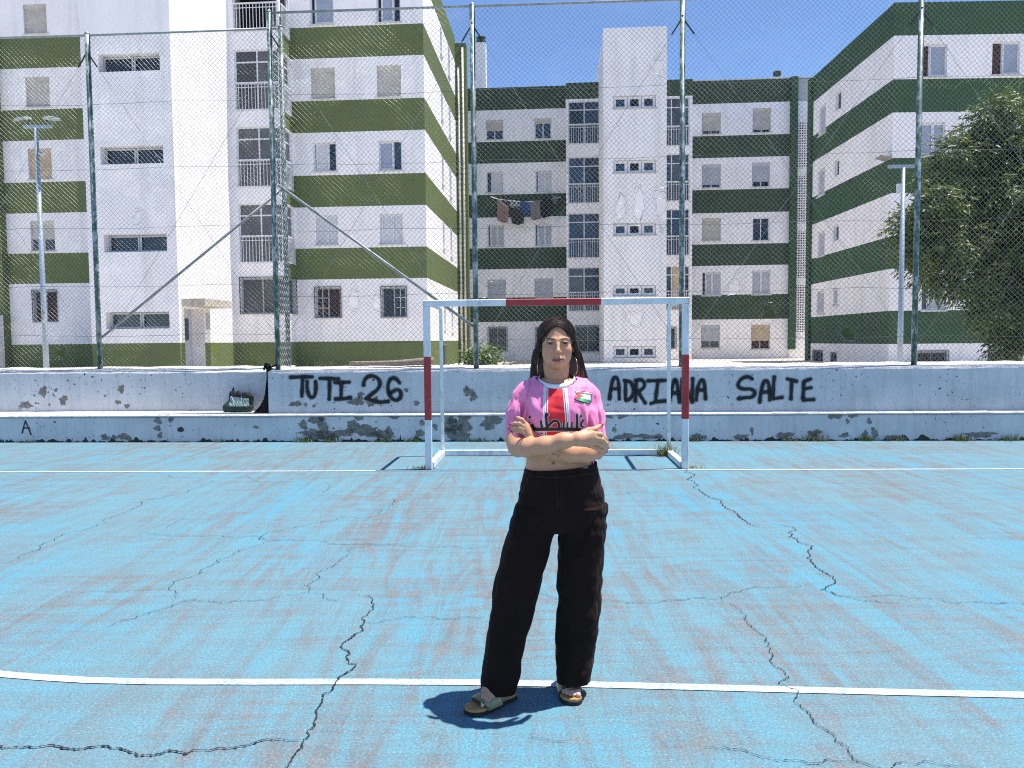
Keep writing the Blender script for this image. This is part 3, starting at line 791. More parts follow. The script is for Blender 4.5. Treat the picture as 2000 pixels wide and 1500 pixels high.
def balcony(parent, fm, rect, gl, rail_h=0.95, mull=(0.5,), rd=0.12, solid=None, glazed=True, bars=0.12):
    """glazed-in balcony: white frame, panes, and a barred railing in front"""
    a0, a1, z0, z1 = rect
    zr_ = z0 + rail_h
    b_ = MB(); t = 0.05
    w_ = frame_mb(fm, a0, a1, z0, z1, t, rd - .06, rd, mull if glazed else (), (rail_h / (z1 - z0), 0.80) if glazed else ()).build('balcony', alu_w, parent)
    for i, (f0, f1) in enumerate(zip((0,) + tuple(mull), tuple(mull) + (1,))):
        for za, zb in ((z0, zr_), (zr_, z0 + (z1 - z0) * .8), (z0 + (z1 - z0) * .8, z1)):
            g = gl[i % len(gl)]
            pane(fm, a0 + (a1 - a0) * f0, a0 + (a1 - a0) * f1, rd - .02 + (0.6 if not glazed else 0), za, zb).build('pane', g, w_)
    mb = MB(); n = max(3, int((a1 - a0) / bars))
    for i in range(n + 1):
        x = a0 + .03 + (a1 - a0 - .06) * i / n; fbox(mb, fm, x - .010, x + .010, -.045, -.025, z0 + .03, zr_ - .02)
    fbox(mb, fm, a0, a1, -.055, -.015, zr_ - .02, zr_ + .03); fbox(mb, fm, a0, a1, -.05, -.02, z0, z0 + .03)
    fbox(mb, fm, a0, a1, -.047, -.022, zr_ - .16, zr_ - .14)
    mb.build('railing', alu_w, w_)
    return w_

# ---- block at the left, olive bands -------------------------------------------------
FA = Frame(-3.13, 28.8, 0.066)
A = empty('apartment_block', FA.o, FA.rz)
tag(A, 'white apartment block with olive green bands and tall stair tower at the left', 'building')
bandsA = [(-1, 1), (1.62, 0), (3.96, 1), (5.12, 0), (6.65, 1), (7.82, 0), (9.39, 1), (10.55, 0), (12.09, 1), (13.22, 0), (14.85, 1)]
WO = [white_w, olive_w]
ZTA = 16.0
uBR = FA.px(566, 300, 0)[0]                       # right end of the balcony box at the wall
winR = [((605, -34, 651, 47), ('slide', [('d', .2), (blue_s, .8)])), ((735, -34, 782, 43), ('slide', [('d', .2), (blue_s, .5), ('d', .3)])),
        ((607, 132, 654, 193), ('roller', .95, cream_s, 'd')), ((736, 127, 783, 189), ('roller', .97, cream_s, 'd')),
        ((612, 278, 657, 335), ('slide', [('d', .12), (white_s, .53), ('d', .35)])), ((740, 274, 785, 333), ('slide', [(blue_s, .62), ('b', .38)])),
        ((617, 420, 660, 478), ('slide', [(white_s, .5), (white_s, .5)])), ((742, 417, 787, 477), ('slide', [('d', .08), (white_s, .46), (white_s, .46)])),
        ((617, 562, 665, 621), ('grille', 'r', 'muntin', 'l')), ((746, 561, 793, 620), ('grille', 'd', 'muntin', 'r'))]
H = [prect(FA, p) for p, k in winR]
facade(A, front(0), uBR - 0.3, 0, -0.2, ZTA, H, bandsA, WO)
for hh, (p, k) in zip(H, winR): window(A, front(0), hh, k)
uT1 = FA.px(328, 0, -5.3)[0]; uT1 = (uT1 + FA.px(352, 640, -5.3)[0]) / 2   # tower right edge
uT0 = uT1 - 2.85
uL0 = FA.px(15, 500, 0)[0]
winL = [((46, 8, 91, 66), ('roller', .97, cream_s, 'd')), ((50, 150, 97, 209), ('roller', 1., cream_s, 'd')), ((55, 290, 101, 350), ('roller', 1., tan_s, 'd')),
        ((60, 431, 107, 490), ('roller', .62, cream_s, 'g', iron)), ((66, 568, 111, 629), ('grille', 'r', 'diag'))]
H = [prect(FA, p) for p, k in winL]
facade(A, front(0.0), uL0, uT0 + 0.4, -0.2, ZTA, H, bandsA, WO)
for hh, (p, k) in zip(H, winL): window(A, front(0), hh, k)
mb = MB(); mb.box(uL0 - 2.5, uL0, -0.30, 0.5, -0.2, 13.2); mb.build('corner_pier', olive_w, A)
mb = MB(); mb.box(uL0 - 6.0, uL0 - 0.03, -0.75, -0.35, -0.2, FA.px(8, 615, -0.75)[1]); mb.build('low_wall', white_w, A)
# stair tower
sh = [((192, 104, 312, 139), 0), ((196, 285, 319, 320), 0), ((203, 457, 326, 492), 0), ((207, 609, 331, 642), 0)]
H = [(*prect(FA, p, -5.3), 0.34) for p, _ in sh]
bT = [(-1, 1), (1.62, 0)]
facade(A, front(-5.3), uT0, uT1, -0.2, 17.5, H, bT, WO)
for hh in H: window(A, front(-5.3), hh, ('strip', 2, 'd'), rd=0.34, sill=False)
vd0, vd1 = FA.pxu(361, 650, uT1)[0], FA.pxu(400, 650, uT1)[0]
zd1 = FA.pxu(380, 603, uT1)[1]
H = [(vd0, vd1, 0.54, zd1, 0.5)]
facade(A, rside(uT1), -5.3, 0.2, -0.2, 17.5, H, bT, WO, name='tower_side_wall')
mb = MB(); fbox(mb, rside(uT1), vd0, vd1, 0.44, 0.50, 0.54, zd1); dr = mb.build('door', alu_g, A)
mb = MB(); fbox(mb, rside(uT1), vd0 + .25, vd1 - .25, 0.42, 0.445, 1.7, zd1 - .3); mb.build('door_pane', glass_d, dr)
mb = MB(); fbox(mb, rside(uT1), vd0 - 0.15, vd1 + 0.45, -0.75, 0.0, zd1 + .05, zd1 + .28); mb.build('door_canopy', mat('weathered_canopy', (0.50, 0.46, 0.38), 0.9, dirt=(.2, .17, .12), dirt_amt=.6), A)
mb = MB(); fbox(mb, rside(uT1), vd1 + .1, vd1 + .32, -0.05, 0.0, 2.05, 2.6); mb.build('intercom_panel', alu_g, A)
facade(A, lside(uT0), -5.3, 0.2, -0.2, 17.5, [], bT, WO, name='tower_side_wall')
mb = MB(); mb.quad((uT0, -5.3, 17.5), (uT1, -5.3, 17.5), (uT1, 0.2, 17.5), (uT0, 0.2, 17.5)); mb.build('tower_roof', roof_m, A)
# balcony stack beside the tower
VB = -1.1
ub0 = FA.px(456, 300, VB)[0]; ub1 = FA.px(552, 300, VB)[0]
bh = [(461, -24, 549, 60), (458, 96, 549, 215), (463, 247, 550, 365), (467, 397, 551, 513)]
H = [prect(FA, p, VB) for p in bh]; H = [(ub0 + .12, ub1 - .06, h[2], h[3]) for h in H]
Hg = prect(FA, (471, 543, 552, 613), VB); Hg = (Hg[0], ub1 - 0.1, Hg[2], Hg[3])
facade(A, front(VB), uT1 - 0.1, ub1, -0.2, ZTA - .5, H + [Hg], [(-1, 1), (1.62, 0)], WO, name='balcony_wall')
balcony(A, front(VB), H[0], [dark_in, glass_g], glazed=False)
for h, g in zip(H[1:], ([glass_d, glass_g], [glass_g, glass_g], [glass_g, glass_g])): balcony(A, front(VB), h, g)
window(A, front(VB), Hg, ('grille', 'g', 'diag'))
HS = [(VB + .12, -.12, h[2], h[3]) for h in H] + [(VB + .15, -.12, Hg[2], Hg[3])]
facade(A, rside(ub1), VB, 0.0, -0.2, ZTA - .5, HS, bandsA, WO, name='balcony_side_wall')
for h in HS[1:-1]: balcony(A, rside(ub1), h, [glass_g], mull=())
balcony(A, rside(ub1), HS[0], [dark_in], mull=(), glazed=False)
window(A, rside(ub1), HS[-1], ('grille', 'd', 'diag'))
mb = MB(); mb.quad((uT1 - .1, VB, ZTA - .5), (ub1, VB, ZTA - .5), (ub1, 0, ZTA - .5), (uT1 - .1, 0, ZTA - .5)); mb.build('balcony_roof', roof_m, A)
# side of the block, in full sun
VE = 8.6
sw = []
for k in range(5):
    zb = [2.15, 5.55, 8.25, 10.95, 13.6][k]
    sw += [(4.0, 4.5, zb, zb + 1.15), (6.2, 6.8, zb - .1, zb + 1.2)]
facade(A, rside(0), 0, VE, -0.2, ZTA, sw, bandsA, WO, name='side_wall')
for h in sw: window(A, rside(0), h, ('slide', [(grey_s, .5), ('d', .5)]))
mb = MB(); mb.box(-3.0, 0.52, VE, VE + 0.5, -0.2, 15.75); mb.build('corner_pier', olive_w, A)
for du, rr in ((0.16, 0.06), (0.36, 0.05)):
    MB().tube([(du, VE - 0.09, -0.1), (du, VE - 0.09, 14.6 if du < .3 else 15.5)], rr, 10).build('drain_pipe', mat('pale_pipe', (0.62, 0.60, 0.52), 0.6, dirt=(.3, .27, .2), dirt_amt=.5), A, smooth=True)
mb = MB(); mb.box(0.02, 0.12, 3.2, 3.8, 0.0, 1.45); mb.build('meter_cabinet', mat('dark_olive_door', (0.06, 0.07, 0.025), 0.6), A)
mb = MB(); mb.quad((uL0, 0, ZTA - .2), (0, 0, ZTA - .2), (0, VE, ZTA - .2), (uL0, VE, ZTA - .2)); mb.build('roof', roof_m, A)
mb = MB(); mb.quad((uL0, VE, -.2), (0, VE, -.2), (0, VE, ZTA), (uL0, VE, ZTA)); mb.build('rear_wall', white_w, A)

# ---- block at the back, dark bands -------------------------------------------------
FB = Frame(-1.37, 40.8, 0.067)
B = empty('apartment_block', FB.o, FB.rz)
tag(B, 'white apartment block with dark green bands and central stair tower at the back', 'building')
bandsB = [(-1, 0), (2.6, 1), (3.87, 0), (5.37, 1), (6.47, 0), (8.07, 1), (9.25, 0), (10.87, 1), (11.98, 0), (13.6, 1)]
WD = [white_w, dkgreen_w]
ZTB = 14.75
u0 = FB.px(908, 400)[0]; u1 = FB.px(1110, 400)[0]
wl_ = [((949, 234, 983, 273), ('roller', .55, cream_s, 'b')), ((1044, 231, 1077, 271), ('roller', .26, cream_s, 'b')),
       ((950, 335, 983, 376), ('slide', [('d', .3), (white_s, .7)])), ((1046, 333, 1078, 375), ('slide', [('b', .16), (white_s, .42), (white_s, .42)])),
       ((952, 438, 985, 482), ('slide', [('b', .18), (grey_s, .41), (grey_s, .41)])), ((1045, 437, 1078, 480), ('slide', [('b', .16), (grey_s, .42), (grey_s, .42)])),
       ((952, 546, 988, 590), ('roller', 1., grey_s, 'd')), ((1044, 544, 1080, 590), ('roller', 1., grey_s, 'd')),
       ((954, 640, 990, 686), ('grille', 'g', 'bars')), ((1047, 640, 1080, 685), ('grille', 'd', 'bars'))]
H = [prect(FB, p) for p, k in wl_]
facade(B, front(0), u0 - 2, u1, -0.2, ZTB, H, bandsB, WD)
for hh, (p, k) in zip(H, wl_): window(B, front(0), hh, k)
VT = -6.1
ut0 = FB.px(1179, 400, VT)[0]; ut1 = FB.px(1302, 400, VT)[0]
zt = FB.px(1240, 53, VT)[1]
H = [(*prect(FB, p, VT), 0.2) for p in ((1198, 186, 1281, 212), (1198, 312, 1281, 338), (1198, 435, 1281, 460), (1198, 557, 1281, 578), (1198, 676, 1281, 699))]
facade(B, front(VT), ut0, ut1, -0.2, zt, H, [(-1, 0)], WD, name='tower_wall')
for hh in H: window(B, front(VT), hh, ('strip', 3, 'b'), rd=0.2)
for fm, uu in ((lside, ut0), (rside, ut1)): facade(B, fm(uu), VT, 0.5, -0.2, zt, [], [(-1, 0)], WD, name='tower_side_wall')
mb = MB(); mb.quad((ut0, VT, zt), (ut1, VT, zt), (ut1, .5, zt), (ut0, .5, zt)); mb.build('tower_roof', roof_m, B)
mb = MB(); mb.quad((ut0, .5, 13), (ut1, .5, 13), (ut1, .5, zt), (ut0, .5, zt)); mb.build('tower_rear_wall', white_w, B)
VBB = -1.6; ZPB = FB.px(1140, 161, -1.6)[1]                                            # balcony stacks either side of the tower
for (pa, pb, rows, ground_px, glz) in (
        (1106, 1176, ((1110, 197, 1172, 281), (1110, 306, 1172, 397), (1110, 416, 1172, 504), (1110, 522, 1172, 608)), (1124, 637, 1172, 687), ([glass_d, glass_b], [glass_b, glass_d], [glass_b, glass_b], [glass_g, glass_d])),
        (1296, 1352, ((1300, 190, 1347, 285), (1300, 300, 1347, 393), (1300, 408, 1347, 499), (1300, 519, 1347, 606)), (1302, 640, 1320, 681), ([glass_g, glass_g], [glass_b, glass_g], [glass_d, glass_b], [glass_b, tan_s]))):
    ua, ub = FB.px(pa, 400, VBB)[0], FB.px(pb, 400, VBB)[0]
    H = [prect(FB, p, VBB) for p in rows]; Hg = prect(FB, ground_px, VBB)
    H = [(max(h[0], ua + .06), min(h[1], ub - .04), h[2], h[3]) for h in H]
    facade(B, front(VBB), ua, ub, -0.2, ZPB, H + [Hg], [(-1, 0), (13.55, 1)], WD, name='balcony_wall')
    for h, g in zip(H, glz): balcony(B, front(VBB), h, g, mull=(0.5,) if pa == 1106 else (0.25, 0.8))
    window(B, front(VBB), Hg, ('grille', 'd', 'bars'))
    for fm, uu in ((lside, ua), (rside, ub)): facade(B, fm(uu), VBB, 0.0, -0.2, ZPB, [], bandsB, WD, name='balcony_side_wall')
    mb = MB(); mb.quad((ua, VBB, ZPB), (ub, VBB, ZPB), (ub, 0, ZPB), (ua, 0, ZPB)); mb.build('balcony_roof', roof_m, B)
u2 = FB.px(1345, 400)[0]; u3 = FB.px(1541, 400)[0]; u4 = FB.px(1554, 400)[0]; u5 = FB.px(1582, 400)[0]
wr_ = [((1371, 220, 1408, 262), ('roller', .84, cream_s, 'd', tan_s)), ((1470, 211, 1506, 259), ('roller', .87, cream_s, 'd')),
       ((1371, 321, 1408, 367), ('roller', .86, grey_s, 'd')), ((1469, 317, 1504, 365), ('roller', .78, grey_s, 'd')),
       ((1371, 426, 1408, 470), ('roller', 1., cream_s, 'd')), ((1470, 425, 1503, 470), ('slide', [('b', .5), ('b', .5)])),
       ((1371, 531, 1408, 577), ('slide', [('r', .2), (grey_s, .35), (grey_s, .45)])), ((1469, 528, 1505, 575), ('slide', [(grey_s, .5), (grey_s, .5)])),
       ((1369, 635, 1406, 680), ('roller', .70, grey_s, 'g', iron)), ((1467, 634, 1504, 682), ('roller', .66, tan_s, 'r', iron))]
H = [prect(FB, p) for p, k in wr_]
facade(B, front(0), u2 - .5, u3, -0.2, ZTB, H, bandsB, WD)
for hh, (p, k) in zip(H, wr_): window(B, front(0), hh, k)
mb = MB(); mb.box(u3, u4, -0.25, 0.4, FB.px(1545, 682)[1], ZTB + .02); mb.build('corner_pier', green_w, B)
mb = MB(); mb.box(u3 + .02, u5 + .3, -0.15, 0.4, -0.2, 1.6); mb.build('plinth_wall', white_w, B)
# pierced screen of the drying loggia
mb = MB(); zs0, zs1 = 1.6, 12.55; nc = 6; pw = (u5 - u4) / nc
for i in range(nc + 1): mb.box(u4 + pw * i - .020, u4 + pw * i + .020, -0.04, 0.05, zs0, zs1)
n = int((zs1 - zs0) / 0.125); hgt = (zs1 - zs0) / n
for j in range(n + 1):
    th = .024 if j % 22 > 2 else .062
    mb.box(u4, u5, -0.037, 0.047, zs0 + hgt * j - th, zs0 + hgt * j + th)
mb.build('pierced_screen', white_w, B)
mb = MB(); mb.box(u4, u5, 0.3, 0.34, 1.6, 12.6); mb.build('loggia_back', dark_in, B)
mb = MB(); mb.box(u4, u5 + .2, -0.03, 0.3, 12.56, 13.6); mb.build('loggia_parapet', white_w, B)
mb = MB(); mb.box(u4, u5 + .6, 0.0, 0.35, 13.62, ZTB - .05); mb.build('loggia_netting', mat('grey_netting', (0.42, 0.45, 0.43), 0.9, var=.25, scale=20), B)
mb = MB(); mb.quad((u0 - 2, 0, ZTB - .15), (u5 + 1, 0, ZTB - .15), (u5 + 1, 9, ZTB - .15), (u0 - 2, 9, ZTB - .15)); mb.build('roof', roof_m, B)
mb = MB(); mb.box(u2 - .4, u5 + .3, 0.02, .3, ZTB + .003, ZTB + .07); mb.build('parapet_cap', sill_m, B)
def chimney(parent, fr, px0, px1, py_top, py_cap, v, zb):
    a0, ztop = fr.px(px0, py_top, v); a1, _ = fr.px(px1, py_top, v); zc = fr.px(px0, py_cap, v)[1]
    c = (a0 + a1) / 2; r_ = (a1 - a0) / 2
    mb = MB(); mb.box(a0, a1, v, v + (a1 - a0), zb, zc); ch = mb.build('chimney', white_w, parent)
    mb = MB(); mm = v + r_
    mb.tube([(c, mm, zc), (c, mm, zc + .12), (c, mm, zc + .13), (c, mm, zc + (ztop - zc) * .8), (c, mm, ztop - .05), (c, mm, ztop)], [r_ * .8, r_ * .8, r_ * 1.0, r_ * .86, r_ * 1.02, r_ * .8], 14)
    mb.build('chimney_cap', dkgreen_w, ch, smooth=False)
chimney(B, FB, 929, 948, 69, 83, 2.5, ZTB - .3)
chimney(B, FB, 1512, 1528, 137, 150, 1.5, ZTB - .3)
mb = MB(); cx, cz = FB.px(1489, 149, 1.0)
for i in range(6): pass
mb.tube([(cx, 1.0, ZTB - .15), (cx, 1.0, ZTB + .12), (cx, 1.0, ZTB + .20), (cx, 1.0, ZTB + .25)], [.22, .22, .15, .03], 12); mb.build('roof_vent', alu_w, B, smooth=True)

# ---- block at the right, green bands ----------------------------------------------
FC = Frame(13.68, 27.9, 0.016)
Cc = empty('apartment_block', FC.o, FC.rz)
tag(Cc, 'white apartment block with deep green bands behind the leafy tree at the right', 'building')
bandsC = [(-1, 0), (1.34, 1), (2.54, 0), (4.05, 1), (5.21, 0), (6.75, 1), (7.99, 0), (9.59, 1), (10.75, 0), (12.27, 1)]
WG = [white_w, green_w]; ZTC = 13.42
wc = [((1803, 85, 1850, 150), ('slide', [('r', .3), (blue_s, .7)])), ((1938, 80, 1992, 146), ('slide', [('r', .4), (blue_s, .6)])),
      ((1800, 238, 1846, 303), ('slide', [(blue_s, .5), (blue_s, .5)])), ((1932, 236, 1984, 300), ('slide', [(blue_s, .5), (blue_s, .5)])),
      ((1800, 394, 1846, 455), ('roller', .9, grey_s, 'd')), ((1932, 394, 1984, 455), ('roller', .9, grey_s, 'd')),
      ((1800, 556, 1846, 606), ('slide', [('d', .3), (grey_s, .7)])), ((1932, 556, 1984, 606), ('slide', [('d', .4), (grey_s, .6)])),
      ((1793, 687, 1850, 712), ('grille', 'd', 'bars')), ((1930, 686, 1990, 712), ('grille', 'd', 'bars'))]
H = [prect(FC, p) for p, k in wc]
facade(Cc, front(0), 0, 16, -0.2, ZTC, H, bandsC, WG)
for hh, (p, k) in zip(H, wc): window(Cc, front(0), hh, k)
wcs = [((1599, 205, 1613, 262), 's'), ((1632, 178, 1643, 214), 'd'), ((1597, 330, 1611, 382), 's'), ((1630, 312, 1639, 343), 'd'), ((1597, 452, 1611, 500), 's'),
       ((1628, 440, 1638, 470), 'd'), ((1595, 568, 1610, 613), 's'), ((1627, 562, 1636, 596), 's'), ((1589, 685, 1607, 712), 'g'), ((1624, 690, 1634, 712), 'g')]
H = [srect(FC, p, 0) for p, k in wcs]
VC = 7.6
facade(Cc, lside(0), 0, VC, -0.2, ZTC, H, bandsC, WG, name='side_wall')
for hh, (p, k) in zip(H, wcs):
    window(Cc, lside(0), hh, {'s': ('slide', [('d', .2), (grey_s, .8)]), 'd': ('slide', [('d', 1.)]), 'g': ('grille', 'd', 'bars')}[k], sill=(k == 's'))
mb = MB(); mb.box(-0.12, 0.35, VC, VC + .4, -0.2, ZTC - .05); mb.build('corner_pier', green_w, Cc)
mb = MB(); mb.quad((0, 0, ZTC - .2), (16, 0, ZTC - .2), (16, VC, ZTC - .2), (0, VC, ZTC - .2)); mb.build('roof', roof_m, Cc)
mb = MB(); mb.quad((0, VC, -.2), (16, VC, -.2), (16, VC, ZTC), (0, VC, ZTC)); mb.build('rear_wall', white_w, Cc)
za = FC.px(1735, 309)[1]
mb = MB(); mb.obox((-0.25, 0.1, za + .02), (0.20, 0, -0.05), (0, .25, 0), (0.003, 0, .015)); mb.build('corner_awning', roof_m, Cc)
# ------------------------------------------------------------------ chain-link fences on the wall
post_m = None
def galv():
    m, n, l, b = node_mat('painted_green_steel'); setp(b, 0.5, 0.2, 0.5)
    vec = coords(n, l)
    f = noise(n, l, coords(n, l, (1, 1, 0.5)), 14, 6, 0.7); g = noise(n, l, vec, 3, 4)
    c = ramp(n, l, f, [(0.38, (0.035, 0.075, 0.065)), (0.5, (0.07, 0.13, 0.115)), (0.56, (0.28, 0.33, 0.33)), (0.72, (0.40, 0.42, 0.42))])
    c = mix(n, l, ramp(n, l, g, [(0.5, 0.0), (0.7, 0.6)]), c, (0.06, 0.11, 0.10))
    l.new(c, b.inputs['Base Color']); return m
post_m = galv()
wire_m = mat('galvanised_wire', (0.30, 0.32, 0.31), 0.4, 0.45, 0.5, var=0.25, scale=2)
rail_m = mat('galvanised_rail', (0.26, 0.29, 0.29), 0.5, 0.3, 0.5, var=0.3, scale=6)
tension_m = mat('weathered_wire', (0.10, 0.105, 0.11), 0.75, var=0.3)
knot_m = mat('dark_cable', (0.03, 0.032, 0.035), 0.7, var=0.3)
ZF = 6.83; ZW = 1.16
def fence(label, u_list, v, u_lo, u_hi, holes_px, wires, seed):
    f = empty('chain_link_fence', COURT.w((u_lo + u_hi) / 2, v, ZW), COURT.rz)
    tag(f, label, 'fence', 'tall fences on the wall')
    U0 = (u_lo + u_hi) / 2
    L = lambda u, dv, z: (u - U0, dv, z - ZW)
    for u in u_list:
        r = random.Random(int(u * 100)); lean = r.uniform(-.012, .012)
        p = MB().tube([L(u, 0, ZW - .03), L(u + lean * .3, 0, 3), L(u + lean, 0, ZF + .03)], 0.042, 12).build('post', post_m, f, smooth=True)
        MB().tube([L(u + lean, 0, ZF + .03), L(u + lean, 0, ZF + .06)], [0.046, 0.02], 10).build('post_cap', rail_m, p)
    MB().tube([L(u_lo, 0.0, ZF + .012), L((u_lo + u_hi) / 2, 0.0, ZF), L(u_hi, 0.0, ZF + .012)], 0.02, 8).build('top_rail', rail_m, f, smooth=True)
    r = random.Random(seed)
    for zz in wires:                      # straining wires, a little slack, with tangles of tie wire
        pts = []; n = int((u_hi - u_lo) / 0.25)
        ph = r.random() * 6
        for i in range(n + 1):
            u = u_lo + (u_hi - u_lo) * i / n
            pts.append(L(u, -0.012, zz - 0.03 * abs(math.sin(u * 0.95 + ph)) + r.gauss(0, .004)))
        MB().tube(pts, 0.0026, 4).build('straining_wire', tension_m, f)
    # woven mesh
    a = 0.0405; nw = int((u_hi - u_lo) / a); nz = int((ZF - ZW) / a)
    K, J = np.meshgrid(np.arange(nw), np.arange(nz + 1), indexing='ij')
    uu = u_lo + (K + (J + K) % 2) * a; zz = ZW + J * (ZF - ZW) / nz
    vv = np.where((J + K) % 2 == 0, -0.004, 0.004) - 0.004
    nf, nf2 = fract_noise(seed), fract_noise(seed + 9)
    uu = uu + 0.030 * nf(uu * 1.1, zz * 1.3, 0 * uu) + 0.010 * nf2(uu * 5, zz * 5, 0 * uu) + 0.004 * nf(uu * 17, zz * 17, 0 * uu)
    zz = zz + (0.026 * nf2(uu * 1.2, zz * 1.1, 0 * uu) + 0.009 * nf(uu * 4.7, zz * 5.3, 0 * uu)) * np.clip((zz - ZW) * 3, 0, 1) * np.clip((ZF - zz) * 3, 0, 1)
    vv = vv + 0.035 * nf2(uu * 0.9, zz * 0.9, 3 + 0 * uu)
    for (hx, hy, rx, ry, R_) in holes_px:       # places where balls have burst the weave open
        hu, hz = COURT.px(hx, hy, v); s = 12.4 / 1500
        hz = max(hz, ZW + .25)
        rx, ry = rx * s, ry * s
        du, dz = uu - hu, zz - hz
        th = np.arctan2(dz / ry, du / rx); wob = 1 + .22 * np.sin(2 * th + hx) + .16 * np.sin(3 * th + hy) + .10 * np.sin(5 * th + hx * 2)
        q = np.sqrt((du / rx) ** 2 + (dz / ry) ** 2) / wob + 1e-6
        q2 = np.where(q < R_, 1 + q * (R_ - 1) / R_, q)
        uu = hu + du / q * q2; zz = hz + dz / q * q2
    P = np.stack([uu - U0, vv, zz - ZW], -1).astype(np.float32)           # (nw, nz+1, 3)
    A, Bq = P[:, :-1].reshape(-1, 3), P[:, 1:].reshape(-1, 3)
    rs = np.random.RandomState(seed)
    ln = np.linalg.norm(Bq - A, axis=1)
    drop = (ln > 0.16) & (rs.rand(len(ln)) < 0.75)
    drop |= rs.rand(len(ln)) < 0.002
    A, Bq = A[~drop], Bq[~drop]
    d = Bq - A; d /= np.linalg.norm(d, axis=1, keepdims=True) + 1e-9
    s1 = np.cross(d, np.array([0, 1, 0], np.float32)); s1 /= np.linalg.norm(s1, axis=1, keepdims=True) + 1e-9
    s2 = np.cross(d, s1); rad = 0.0025
    V = []
    for base in (A, Bq):
        for kk in range(3):
            an = 2 * math.pi * kk / 3 + 0.5
            V.append(base + rad * (math.cos(an) * s1 + math.sin(an) * s2))
    V = np.stack(V, 1).reshape(-1, 3); o = np.arange(len(A))[:, None] * 6
    Fq = np.concatenate([o + np.array([[k, (k + 1) % 3, 3 + (k + 1) % 3, 3 + k]]) for k in range(3)])
    stuff(np_mesh('wire_mesh', V, Fq, wire_m, f))
    return f, L
HOL_R = [(1213, 405, 8, 19, 1.65), (1249, 398, 7, 22, 1.65), (1292, 402, 9, 24, 1.65), (1240, 622, 10, 11, 1.65), (1285, 130, 8, 11, 1.65), (690, 588, 9, 12, 1.65), (738, 594, 8, 13, 1.65),
         (950, 566, 10, 13, 1.65), (1433, 562, 8, 12, 1.65), (1500, 612, 11, 12, 1.65), (1655, 652, 10, 10, 1.65), (860, 690, 10, 9, 1.65)]
HOL_L = [(270, 425, 6, 10, 1.65), (120, 690, 10, 9, 1.65), (420, 680, 10, 9, 1.65)]
VR_, VL_ = 0.36, 0.96
uR = [COURT.px(x, 600, VR_)[0] for x in (540, 929, 1331, 1787)]; uR.append(uR[-1] + 3.4)
uL = [COURT.px(191, 600, VL_)[0] - 3.3, COURT.px(191, 600, VL_)[0], COURT.px(561, 600, VL_)[0]]
fR, LR = fence('tall chain-link fence with burst holes and braced corner post behind the goal', uR, VR_, uR[0], uR[-1], HOL_R, (5.55, 4.45, 3.4, 2.35, 1.6), 31)
fL, LL = fence('tall chain-link fence set back above the bench at the left', uL, VL_, uL[0], uL[-1], HOL_L, (5.7, 4.6, 3.6, 2.6, 1.75), 47)
# diagonal braces
def brace(fr, Lf, p0, p1, v):
    a, b = COURT.px(*p0, v), COURT.px(*p1, v)
    MB().tube([Lf(a[0], 0.05, a[1]), Lf(b[0], 0.05, b[1])], 0.024, 8).build('brace', rail_m, fr, smooth=True)
brace(fL, LL, (552, 366), (196, 659), VL_); brace(fR, LR, (541, 360), (929, 641), VR_)
# short return of mesh between the two corner posts, and the guy wires
mb = MB(); r = random.Random(3)
for k in range(14):
    a_ = 0.045 * k; n = 110
    pts = [LR(uR[0] + (0.004 if i % 2 else -0.004), min(0.59, max(0, a_ + (0.045 if (i + k) % 2 else 0))), ZW + (ZF - ZW) * i / n) for i in range(n + 1)]
    mb.tube(pts, 0.0024, 3, cap=False)
stuff(mb.build('return_mesh', wire_m, fR))
for u in uR[:-1]:
    i = uR.index(u)
    MB().tube([LR(u, 0.0, ZF - .25), LR(u, -.05, ZF - .27)], 0.016, 6).build('eye_bolt', knot_m, fR)
    if i < len(uR) - 1:
        for (ua, za, ub, zb) in ((u, ZF - .28, uR[i + 1], 1.4), (uR[i + 1], ZF - .28, u, 1.4)):
            MB().tube([LR(ua + (ub - ua) * t, -0.02, za + (zb - za) * t) for t in (0.01, .3, .6, .99)], 0.003, 4).build('guy_wire', wire_m, fR)
            MB().tube([LR(ua + (ub - ua) * t, -0.02, za + (zb - za) * t) for t in (0.005, .05)], 0.012, 6).build('turnbuckle', knot_m, fR)
for i in (0, 1):
    for (ua, za, ub, zb) in ((uL[i], ZF - .28, uL[i + 1], 1.4), (uL[i + 1], ZF - .28, uL[i], 1.4)):
        MB().tube([LL(ua + (ub - ua) * t, -0.02, za + (zb - za) * t) for t in (0.01, .3, .6, .99)], 0.003, 4).build('guy_wire', wire_m, fL)
        MB().tube([LL(ua + (ub - ua) * t, -0.02, za + (zb - za) * t) for t in (0.005, .05)], 0.012, 6).build('turnbuckle', knot_m, fL)

